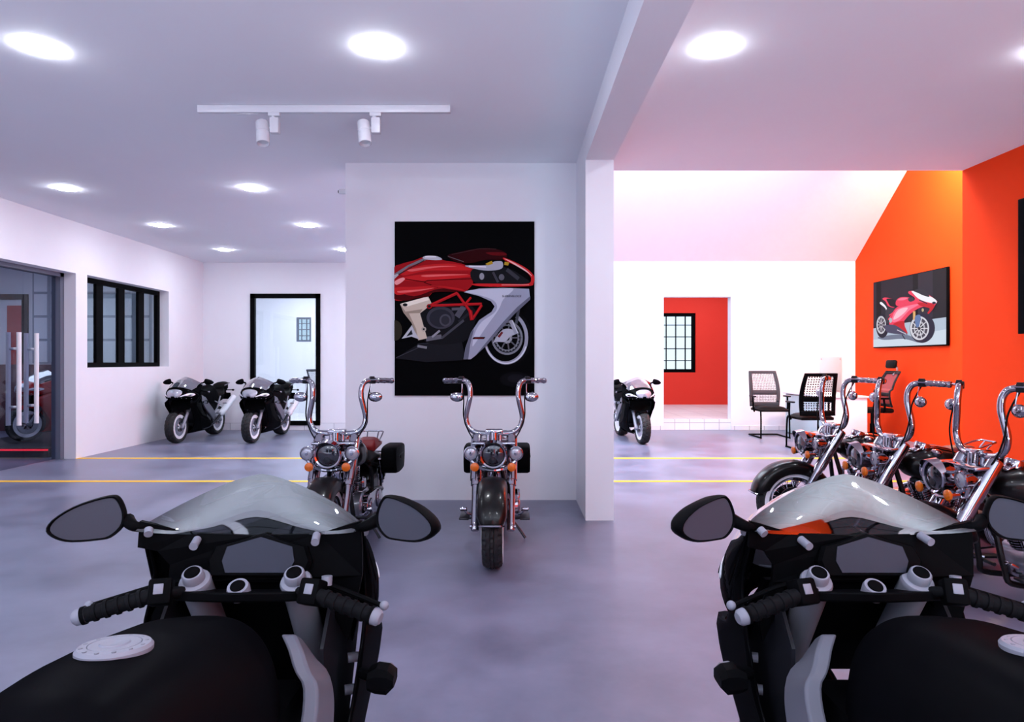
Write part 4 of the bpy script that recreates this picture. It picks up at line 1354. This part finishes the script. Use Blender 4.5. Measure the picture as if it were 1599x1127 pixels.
# ------------------------------------------------------------------ chopper (x right, y forward, z up; y = 0 under the handlebar clamp)
def make_chopper():
    t = thing('chopper', '', 'motorcycle')
    FA, RA = Vector((0, 0.33, 0.275)), Vector((0, -1.05, 0.27))
    for name, c, R, wd in (('front_wheel', FA, 0.275, 0.135), ('rear_wheel', RA, 0.27, 0.165)):
        h = wd * 0.33
        rm_ = MB()
        rm_.lathe([(0.178, -h), (0.197, -h * 1.15), (0.199, -h * 0.9), (0.182, -h * 0.4), (0.180, 0), (0.182, h * 0.4), (0.199, h * 0.9), (0.197, h * 1.15), (0.178, h), (0.172, 0), (0.178, -h)], c, (1, 0, 0), 56, False)
        rm_.lathe([(0.01, -0.055), (0.03, -0.055), (0.045, -0.04), (0.03, -0.02), (0.03, 0.02), (0.045, 0.04), (0.03, 0.055), (0.01, 0.055)], c, (1, 0, 0), 24)
        wh = rm_.build(name, M['chrome'], t)
        sp = MB()
        for k in range(40):
            a = 2 * PI * k / 40
            s = 1 if k % 2 else -1
            b = a + (0.35 if (k // 2) % 2 else -0.35)
            sp.cyl(c + Vector((s * 0.04, 0.042 * math.cos(b), 0.042 * math.sin(b))), c + Vector((s * 0.012, 0.176 * math.cos(a), 0.176 * math.sin(a))), 0.0026, n=5)
        tag(sp.build('spoke_set', M['chrome'], wh, smooth=60), 'thin chrome spokes')
        make_tyre(wh, c, R, wd, 0.197, M['tyre'])
        for s in (-1, 1):
            x = s * wd * 0.498
            ww = MB().lathe([(0.206, x * 0.985), (0.238, x * 1.0), (0.240, x * 1.045), (0.206, x * 1.02), (0.206, x * 0.985)], c, (1, 0, 0), 56, False)
            tag(ww.build('whitewall', M['white_rim'], wh), 'white tyre wall')
            MB().lathe([(0.075, s * 0.056), (0.128, s * 0.056), (0.128, s * 0.062), (0.075, s * 0.062), (0.075, s * 0.056)], c, (1, 0, 0), 40, False).lathe([(0.02, s * 0.060), (0.06, s * 0.06), (0.08, s * 0.058), (0.08, s * 0.062), (0.02, s * 0.066)], c, (1, 0, 0), 32).build('brake_disc', M['engine'], wh)
    # fenders
    def fender(c, R, hw, a0, a1, skirt, name):
        f = MB()
        prof = [(-hw, -skirt), (-hw * 1.02, -skirt * 0.5), (-hw * 0.94, -0.014), (-hw * 0.7, 0.004), (-hw * 0.35, 0.012), (0, 0.015), (hw * 0.35, 0.012), (hw * 0.7, 0.004), (hw * 0.94, -0.014), (hw * 1.02, -skirt * 0.5), (hw, -skirt)]
        prof = [tuple(p)[:2] for p in catmull([(a, b, 0) for a, b in prof], 3)]
        rings = []
        n = 30
        for i in range(n + 1):
            a = math.radians(a0 + (a1 - a0) * i / n)
            e = min(1.0, min(i, n - i) / 3.0)
            rings.append([c + Vector((x * (0.55 + 0.45 * math.sqrt(e)), (R + d * (0.35 + 0.65 * e)) * math.cos(a), (R + d * (0.35 + 0.65 * e)) * math.sin(a))) for x, d in prof])
        f.quad_rings(rings, False, False)
        return f.build(name, M['chopper_black'], t, smooth=70, solid=0.005)
    fo = fender(FA, 0.318, 0.092, 12, 158, 0.085, 'front_fender')
    MB().tube([FA + Vector((x, (0.338 + (0.0 if abs(x) < 0.05 else -0.03)) * math.cos(math.radians(14)), (0.338 + (0.0 if abs(x) < 0.05 else -0.03)) * math.sin(math.radians(14)))) for x in (-0.08, -0.045, 0.0, 0.045, 0.08)], 0.006, 6, 4).build('fender_trim', M['chrome'], fo)
    fender(RA, 0.315, 0.105, 20, 175, 0.10, 'rear_fender')
    # fork
    for s in (-1, 1):
        lo, hi = FA + Vector((s * 0.122, 0, 0)), Vector((s * 0.128, 0.0, 0.845))
        f = MB().cyl(lo + Vector((0, 0.012, -0.025)), lo.lerp(hi, 0.46), 0.027, n=18)
        f.cyl(lo.lerp(hi, 0.44), lo.lerp(hi, 0.52), 0.035, n=18)
        f.cyl(lo.lerp(hi, 0.50), hi, 0.041, n=20)
        f.lathe([(0.041, 0), (0.034, 0.012), (0.014, 0.018), (0.001, 0.018)], hi, hi - lo, 18)
        f.box(lo + Vector((0, 0, -0.005)), (0.034, 0.06, 0.05), Matrix.Rotation(0.5, 3, 'X'), 0.01)
        f.cyl(lo, lo + Vector((s * 0.035, 0, 0)), 0.014)
        f.build('fork_leg', M['chrome'], t)
    # lamps and nacelle
    nc = MB()
    nc.box((0, 0.055, 0.815), (0.31, 0.15, 0.020), Matrix.Rotation(-0.06, 3, 'X'), 0.007)
    nc.box((0, 0.072, 0.748), (0.245, 0.016, 0.15), Matrix.Rotation(0.5, 3, 'X'), 0.006)
    nc.tube([(-0.165, 0.19, 0.715), (-0.12, 0.21, 0.675), (-0.06, 0.215, 0.645), (0, 0.22, 0.638), (0.06, 0.215, 0.645), (0.12, 0.21, 0.675), (0.165, 0.19, 0.715)], 0.014, 8, 4)
    nc.box((0, 0.14, 0.655), (0.26, 0.10, 0.022), None, 0.008)
    nc.cyl((0, 0.03, 0.88), (0, 0.05, 0.60), 0.030)
    nc.build('lamp_bracket', M['chrome'], t)
    ax = Vector((0, 1, -0.06)).normalized()
    hb = MB().lathe([(0.001, -0.13), (0.035, -0.125), (0.065, -0.09), (0.083, -0.03), (0.090, 0.02), (0.096, 0.026), (0.097, 0.036), (0.090, 0.042), (0.080, 0.036), (0.078, 0.018)], (0, 0.225, 0.752), ax, 40, False)
    hb.grid(lambda i, j: Vector((0.099 * math.sin((j - 0.5) * 2.4), 0.225 + 0.02 + 0.065 * i * math.cos((j - 0.5) * 2.3), 0.755 + 0.099 * math.cos((j - 0.5) * 2.4) - 0.012 * i)), 5, 20)
    ho = hb.build('headlight', M['chrome'], t, smooth=45)
    MB().lathe([(0.0785, 0.016), (0.074, 0.026), (0.05, 0.036), (0.02, 0.041), (0.001, 0.042)], (0, 0.225, 0.752), ax, 36).build('headlight_lens', M['dark_lens'], ho)
    MB().lathe([(0.001, 0.0), (0.022, 0.004), (0.028, 0.03), (0.024, 0.044), (0.001, 0.046)], (0.004, 0.222, 0.718), ax, 20).build('reflector_bulb', M['engine'], ho)
    for s in (-1, 1):
        al = MB().lathe([(0.001, -0.075), (0.02, -0.072), (0.038, -0.045), (0.046, 0.0), (0.051, 0.004), (0.051, 0.012), (0.044, 0.016), (0.042, 0.006)], (s * 0.157, 0.20, 0.755), ax, 28, False)
        al.cyl((s * 0.157, 0.17, 0.72), (s * 0.14, 0.17, 0.66), 0.012)
        ao = al.build('auxiliary_lamp', M['chrome'], t, smooth=45)
        MB().lathe([(0.043, 0.006), (0.036, 0.014), (0.018, 0.019), (0.001, 0.021)], (s * 0.157, 0.20, 0.755), ax, 26).build('lamp_lens', M['lens'], ao)
        MB().lathe([(0.001, 0.021), (0.012, 0.0205), (0.012, 0.026), (0.001, 0.027)], (s * 0.157, 0.20, 0.755), ax, 16).build('lamp_bulb', M['chrome'], ao)
        sg = MB().lathe([(0.001, -0.045), (0.02, -0.04), (0.029, 0.0), (0.029, 0.008), (0.001, 0.008)], (s * 0.128, 0.245, 0.668), ax, 24)
        so = sg.build('turn_signal', M['chrome'], t)
        MB().lathe([(0.0285, 0.007), (0.031, 0.012), (0.029, 0.022), (0.015, 0.028), (0.001, 0.029)], (s * 0.128, 0.245, 0.668), ax, 24).build('amber_lens', M['amber'], so)
    # ape-hanger handlebar
    half = [(0.09, 0, 0.873), (0.15, -0.004, 0.886), (0.193, -0.008, 0.93), (0.205, -0.008, 0.996), (0.188, 0.0, 1.08), (0.176, 0.005, 1.14), (0.178, 0.0, 1.20), (0.195, -0.018, 1.243), (0.235, -0.05, 1.257), (0.30, -0.098, 1.255), (0.375, -0.148, 1.252)]
    pts = [(-x, y, z) for x, y, z in half[::-1]] + [(0, 0, 0.873)] + half
    hbar = MB().tube(pts, 0.0195, 12, 5).build('handlebar', M['chrome'], t, smooth=60)
    cl = MB().box((0, 0.0, 0.886), (0.130, 0.075, 0.036), None, 0.012)
    for s in (-1, 1):
        cl.cyl((s * 0.042, 0.01, 0.80), (s * 0.042, 0.0, 0.872), 0.017)
    cl.build('riser_clamp', M['chrome'], t)
    for s in (-1, 1):
        p0, p1 = Vector((s * 0.262, -0.070, 1.2565)), Vector((s * 0.383, -0.153, 1.2518))
        g = MB().lathe([(0.001, -0.002), (0.019, 0), (0.0195, 0.02), (0.021, 0.022), (0.021, 0.03), (0.0195, 0.032), (0.0195, 0.07), (0.021, 0.072), (0.021, 0.08), (0.0195, 0.082), (0.0195, 0.125), (0.022, 0.128), (0.020, 0.142), (0.012, 0.148), (0.001, 0.15)], p0, p1 - p0, 20)
        go = g.build('grip', M['chrome'], hbar)
        ang = math.atan2(-0.083, 0.121)
        cbx = MB().box((s * 0.243, -0.055, 1.256), (0.042, 0.046, 0.046), Matrix.Rotation(s * ang, 3, 'Z'), 0.006)
        cbx.box((s * 0.243, -0.05, 1.281), (0.03, 0.03, 0.012), Matrix.Rotation(s * ang, 3, 'Z'), 0.003)
        cbx.build('control_box', M['dark_grey'], hbar)
        lv = MB().tube([(s * 0.235, -0.025, 1.262), (s * 0.29, -0.045, 1.262), (s * 0.378, -0.108, 1.255)], 0.0062, 8, 5)
        lv.sphere((s * 0.38, -0.109, 1.255), 0.009, 10, 6)
        lv.build('lever', M['chrome'], hbar)
        mr = MB().tube([(s * 0.238, -0.040, 1.245), (s * 0.236, -0.030, 1.19), (s * 0.240, -0.026, 1.165), (s * 0.262, -0.024, 1.150)], 0.0045, 8, 5)
        mr.sphere((s * 0.272, -0.022, 1.137), (0.053, 0.024, 0.036), 24, 12)
        mo = mr.build('mirror', M['chrome'], t)
        MB().sphere((s * 0.272, -0.034, 1.137), (0.046, 0.0135, 0.030), 20, 10).build('mirror_glass', M['mirror_grey'], mo)
        cbl = MB().tube([(s * 0.236, -0.05, 1.235), (s * 0.222, 0.0, 1.12), (s * 0.222, 0.02, 1.0), (s * 0.19, 0.03, 0.90), (s * 0.13, 0.04, 0.80), (s * 0.08, 0.02, 0.70)], 0.0048, 6, 5)
        cbl.build('cable', M['rubber'], t)
    # tank with chrome console
    TK = [(-0.06, 0.74, 0.05, 0.66), (-0.10, 0.775, 0.10, 0.62), (-0.18, 0.80, 0.14, 0.59), (-0.28, 0.805, 0.152, 0.575), (-0.38, 0.785, 0.14, 0.57), (-0.48, 0.735, 0.10, 0.575), (-0.55, 0.68, 0.05, 0.59)]
    def tank(i, j):
        y = TK[0][0] + (TK[-1][0] - TK[0][0]) * i
        zc, hw, zb = interp([(-r[0],) + r[1:] for r in TK], -y)
        a = 2 * PI * j
        e = 2.0 / 2.4
        c_, s_ = math.cos(a), math.sin(a)
        zm = zb + (zc - zb) * 0.45
        return Vector((hw * abs(c_) ** e * (1 if c_ >= 0 else -1), y, zm + ((zc - zm) if s_ > 0 else (zm - zb)) * abs(s_) ** e * (1 if s_ >= 0 else -1)))
    tk = MB().grid(tank, 28, 40)
    for yy in (0, 1):
        tk.bm.faces.new([tk.bm.verts.new(tank(yy, j / 40)) for j in range(40)])
    tko = tk.build('fuel_tank', M['chopper_black'], t, smooth=70)
    cn = MB().grid(lambda i, j: Vector(((j - 0.5) * 0.085 * (1 - 0.5 * i), -0.12 - 0.34 * i, interp([(-r[0],) + r[1:] for r in TK], 0.12 + 0.34 * i)[0] + 0.016 - 0.012 * (2 * j - 1) ** 2)), 12, 8)
    cn.build('tank_console', M['chrome'], tko, smooth=60, solid=0.01)
    dlx = MB().lathe([(0.001, -0.02), (0.046, -0.02), (0.05, 0.018), (0.045, 0.026), (0.040, 0.022), (0.001, 0.022)], (0, -0.20, 0.815), Vector((0, -0.35, 1)), 28)
    do = dlx.build('speedometer', M['chrome'], tko)
    MB().lathe([(0.001, 0.0225), (0.039, 0.0225), (0.036, 0.025), (0.001, 0.026)], (0, -0.20, 0.815), Vector((0, -0.35, 1)), 28).build('gauge_face', M['dark_lens'], tko)
    for s in (-1, 1):
        MB().lathe([(0.001, -0.01), (0.032, -0.01), (0.034, 0.010), (0.025, 0.018), (0.001, 0.020)], (s * 0.092, -0.24, 0.785), Vector((s * 0.35, 0, 1)), 24).build('fuel_cap', M['chrome'], tko)
    # frame, crash bar
    fr = MB()
    for s in (-1, 1):
        fr.tube([(s * 0.03, 0.02, 0.74), (s * 0.075, -0.03, 0.50), (s * 0.10, -0.07, 0.26), (s * 0.11, -0.14, 0.17), (s * 0.11, -0.60, 0.17), (s * 0.10, -0.74, 0.26), (s * 0.09, -0.72, 0.50), (s * 0.05, -0.55, 0.60)], 0.017, 8, 5)
        fr.tube([(s * 0.10, -0.72, 0.32), (s * 0.115, -0.90, 0.30), (s * 0.115, -1.05, 0.27)], 0.022, 8, 4)
        fr.tube([(s * 0.10, -0.62, 0.56), (s * 0.118, -0.90, 0.50), (s * 0.118, -1.06, 0.46)], 0.016, 8, 4)
    fr.tube([(0, 0.03, 0.72), (0, -0.25, 0.61), (0, -0.60, 0.585)], 0.022, 8, 4)
    fr.build('frame', M['chopper_black'], t)
    for s in (-1, 1):
        sh = MB().cyl((s * 0.135, -0.98, 0.34), (s * 0.135, -0.86, 0.56), 0.014)
        for k in range(9):
            q = 0.15 + 0.07 * k
            p = Vector((s * 0.135, -0.98, 0.34)).lerp(Vector((s * 0.135, -0.86, 0.56)), q)
            sh.lathe([(0.014, -0.004), (0.025, 0), (0.014, 0.004)], p, (0, 0.12, 0.22), 14, False)
        sh.build('shock_absorber', M['chrome'], t)
    # engine
    eg = MB()
    eg.lathe([(0.001, -0.13), (0.10, -0.13), (0.115, -0.115), (0.115, 0.115), (0.10, 0.13), (0.001, 0.13)], (0, -0.30, 0.27), (1, 0, 0), 32)
    eg.box((0, -0.52, 0.29), (0.20, 0.22, 0.18), None, 0.03)
    eo = eg.build('crankcase', M['silver'], t, smooth=35)
    for s, yb in ((1, -0.265), (-1, -0.335)):
        b0, b1 = Vector((0, yb, 0.36)), Vector((0, -0.30 + s * 0.135, 0.60))
        cy = MB()
        prof = [(0.05, 0)]
        L_ = (b1 - b0).length
        k = 0.01
        while k < L_ * 0.70:
            prof += [(0.05, k), (0.073, k + 0.001), (0.073, k + 0.006), (0.05, k + 0.007)]
            k += 0.0155
        prof += [(0.062, L_ * 0.72), (0.072, L_ * 0.76), (0.072, L_ * 0.90), (0.055, L_), (0.001, L_)]
        cy.lathe(prof, b0, b1 - b0, 26)
        for q in (-1, 1):
            cy.cyl(Vector((q * 0.055, 0, 0)) + b0.lerp(b1, 0.02) + Vector((0, 0.05 * s, 0)), Vector((q * 0.055, 0, 0)) + b0.lerp(b1, 0.85) + Vector((0, 0.03 * s, 0)), 0.010, n=10)
        cy.build('cylinder', M['chrome'], t, smooth=35)
    ac = MB().lathe([(0.001, 0), (0.085, 0), (0.092, 0.012), (0.092, 0.045), (0.08, 0.056), (0.045, 0.062), (0.001, 0.062)], (0.085, -0.30, 0.50), (1, 0, 0), 32)
    ac.build('air_cleaner', M['chrome'], t)
    pc = MB()
    pc.prism([tuple(p)[:2] for p in catmull([(-0.20, 0.29, 0), (-0.25, 0.37, 0), (-0.38, 0.375, 0), (-0.60, 0.36, 0), (-0.70, 0.28, 0), (-0.62, 0.20, 0), (-0.40, 0.17, 0), (-0.24, 0.19, 0)], 4, True)], lambda a, b, k: (-0.13 - k, a, b), 0, 0.05)
    pc.lathe([(0.001, 0), (0.075, 0), (0.07, 0.014), (0.001, 0.018)], (-0.18, -0.60, 0.28), (-1, 0, 0), 28)
    pc.lathe([(0.001, 0), (0.06, 0), (0.055, 0.012), (0.001, 0.016)], (-0.18, -0.32, 0.28), (-1, 0, 0), 28)
    pc.build('primary_cover', M['chrome'], t, smooth=35, bevel=0.006)
    hn = MB().lathe([(0.001, 0), (0.042, 0.0), (0.046, 0.012), (0.036, 0.028), (0.001, 0.032)], (-0.11, -0.30, 0.46), (-1, 0, 0), 24)
    hn.cyl((-0.05, -0.30, 0.46), (-0.112, -0.30, 0.46), 0.016)
    hn.build('horn_cover', M['chrome'], t)
    for k, (yy, zz) in enumerate(((-0.16, 0.55), (-0.42, 0.55))):
        ep = MB().tube([(0.07, yy, zz), (0.135, yy + 0.02 - 0.06 * k, zz - 0.05), (0.15, yy - 0.04 - 0.03 * k, zz - 0.22), (0.155, -0.45 - 0.05 * k, 0.245 + 0.06 * k), (0.16, -0.75, 0.215 + 0.07 * k)], 0.022, 10, 6)
        ep.lathe([(0.022, 0), (0.036, 0.05), (0.038, 0.08), (0.040, 0.58), (0.030, 0.60), (0.03, 0.56), (0.001, 0.55)], (0.16, -0.72, 0.215 + 0.07 * k), (0.02, -1, 0.02), 22)
        ep.build('exhaust_pipe', M['chrome'], t)
    for s in (-1, 1):
        fb = MB().box((s * 0.225, -0.16, 0.235), (0.075, 0.22, 0.016), None, 0.006)
        fb.cyl((s * 0.10, -0.16, 0.22), (s * 0.22, -0.16, 0.22), 0.011)
        fb.build('footboard', M['engine'], t)
        pdl = MB().tube([(s * 0.14, -0.13, 0.25), (s * 0.19, -0.06, 0.27), (s * 0.22, -0.02, 0.31)], 0.009, 8, 4)
        pdl.box((s * 0.225, -0.015, 0.315), (0.055, 0.05, 0.018), Matrix.Rotation(0.5, 3, 'X'), 0.006)
        pdl.build('pedal', M['chrome'], t)
    MB().tube([(-0.11, -0.42, 0.17), (-0.19, -0.40, 0.07), (-0.235, -0.38, 0.008)], 0.011, 8, 4).build('kickstand', M['engine'], t)
    # seats
    def cushion(y0, y1, z0, z1, hw, th, mt_, name):
        def s_(i, j):
            y = y0 + (y1 - y0) * i
            e = (1 - abs(2 * i - 1) ** 4) * (1 - abs(2 * j - 1) ** 4)
            return Vector(((2 * j - 1) * hw * (1 - 0.25 * i * 0), y, z0 + (z1 - z0) * i - th + th * e))
        c_ = MB().grid(s_, 14, 14)
        c_.box((0, (y0 + y1) / 2, (z0 + z1) / 2 - th - 0.012), (hw * 1.96, abs(y1 - y0) * 0.98, 0.03), Matrix.Rotation(-math.atan2(z1 - z0, abs(y1 - y0)), 3, 'X'), 0.012)
        return c_.build(name, mt_, t, smooth=50)
    cushion(-0.48, -0.86, 0.665, 0.655, 0.135, 0.055, M['black_leather'], 'rider_seat')
    cushion(-0.84, -1.16, 0.715, 0.735, 0.105, 0.06, M['red_leather'], 'pillion_seat')
    bk = MB().grid(lambda i, j: Vector(((2 * j - 1) * 0.10, -0.845 + 0.035 * (1 - (2 * j - 1) ** 4) * math.sin(PI * i) * 0.6, 0.63 + 0.09 * i)), 8, 10)
    bk.build('seat_bolster', M['red_leather'], t, smooth=50, solid=0.02)
    rl = MB().tube([(-0.095, -1.05, 0.69), (-0.10, -1.18, 0.74), (-0.085, -1.25, 0.757), (0, -1.26, 0.757), (0.085, -1.25, 0.757), (0.10, -1.18, 0.74), (0.095, -1.05, 0.69)], 0.007, 8, 5)
    rl.tube([(-0.05, -1.26, 0.757), (-0.045, -1.20, 0.69)], 0.006, 6, 1).tube([(0.05, -1.26, 0.757), (0.045, -1.20, 0.69)], 0.006, 6, 1)
    rl.build('grab_rail', M['chrome'], t)
    for s in (-1, 1):
        prof = [tuple(p)[:2] for p in catmull([(-0.82, 0.61, 0), (-0.86, 0.655, 0), (-1.05, 0.665, 0), (-1.26, 0.65, 0), (-1.30, 0.60, 0), (-1.28, 0.46, 0), (-1.22, 0.425, 0), (-1.0, 0.42, 0), (-0.88, 0.44, 0), (-0.83, 0.50, 0)], 4, True)]
        sb = MB().quad_rings([[Vector((s * x, -1.06 + (a + 1.06) * k, 0.545 + (b - 0.545) * k)) for a, b in prof] for x, k in ((0.155, 0.96), (0.165, 1.0), (0.265, 1.0), (0.283, 0.94), (0.286, 0.90))])
        so = sb.build('saddlebag', M['black'], t, smooth=35)
        MB().box((s * 0.287, -1.06, 0.575), (0.008, 0.30, 0.012), None, 0.003).box((s * 0.289, -1.06, 0.56), (0.008, 0.03, 0.04), None, 0.003).build('bag_strap', M['black_leather'], so)
    tl = MB().sphere((0, -1.385, 0.52), (0.045, 0.03, 0.03), 16, 8)
    tl.build('tail_light', M['red_lens'], t)
    for s in (-1, 1):
        tb = MB().cyl((0, -1.34, 0.56), (s * 0.11, -1.34, 0.56), 0.008)
        tbo = tb.build('rear_signal_arm', M['chrome'], t)
        MB().sphere((s * 0.125, -1.345, 0.56), (0.028, 0.025, 0.028), 14, 8).build('rear_signal_lens', M['amber'], tbo)
    return t


# ------------------------------------------------------------------ park the motorcycles
def park(proto, first, x, y, rz, label, group):
    o = proto if first else copy_tree(proto)
    o.location = (x, y, 0)
    o.rotation_euler.z = rz
    return tag(o, label, 'motorcycle', group)


sb = make_sport_bike()
GS = 'black sport motorcycles'
park(sb, True, -0.612, 1.53, 0.0, 'black sport motorcycle at the bottom left, seen from its saddle', GS)
park(sb, False, 0.815, 1.53, 0.0, 'black sport motorcycle at the bottom right, seen from its saddle, near the row of choppers', GS)
park(sb, False, -5.72, 11.78, PI - 0.03, 'black sport motorcycle with white wheels closest to the left wall under the four-pane window', GS)
park(sb, False, -4.44, 11.78, PI - 0.03, 'black sport motorcycle with white wheels in front of the framed glass door', GS)
park(sb, False, 2.165, 11.65, PI + 0.10, 'black sport motorcycle with white wheels standing alone between pillar and doorway', GS)
rb = park(sb, False, -7.42, 10.76, 2.674, 'red sport motorcycle on a dark plinth behind the glass door', 'sport motorcycle on display')
rb.location.z = 0.14
for ch in rb.children:
    if ch.name.split('.')[0] in ('fairing', 'fuel_tank', 'tail', 'side_fairing', 'front_fender'):
        ch.material_slots[0].link = 'OBJECT'
        ch.material_slots[0].material = M['red_paint']

cp = make_chopper()
GC = 'black and chrome choppers'
park(cp, True, -0.13, 4.86, PI, 'black and chrome chopper seen head-on in front of the poster', GC)
park(cp, False, -1.275, 4.86, PI, 'black and chrome chopper left of the poster, partly behind the front left motorcycle', GC)
park(cp, False, 2.57, 5.34, PI / 2, 'farthest chopper of the row along the orange wall, beside the black chairs', GC)
park(cp, False, 2.60, 4.55, PI / 2, 'middle chopper of the three parked in a row along the orange wall', GC)
park(cp, False, 2.64, 3.765, PI / 2, 'nearest chopper of the row along the orange wall, cut by the right edge', GC)
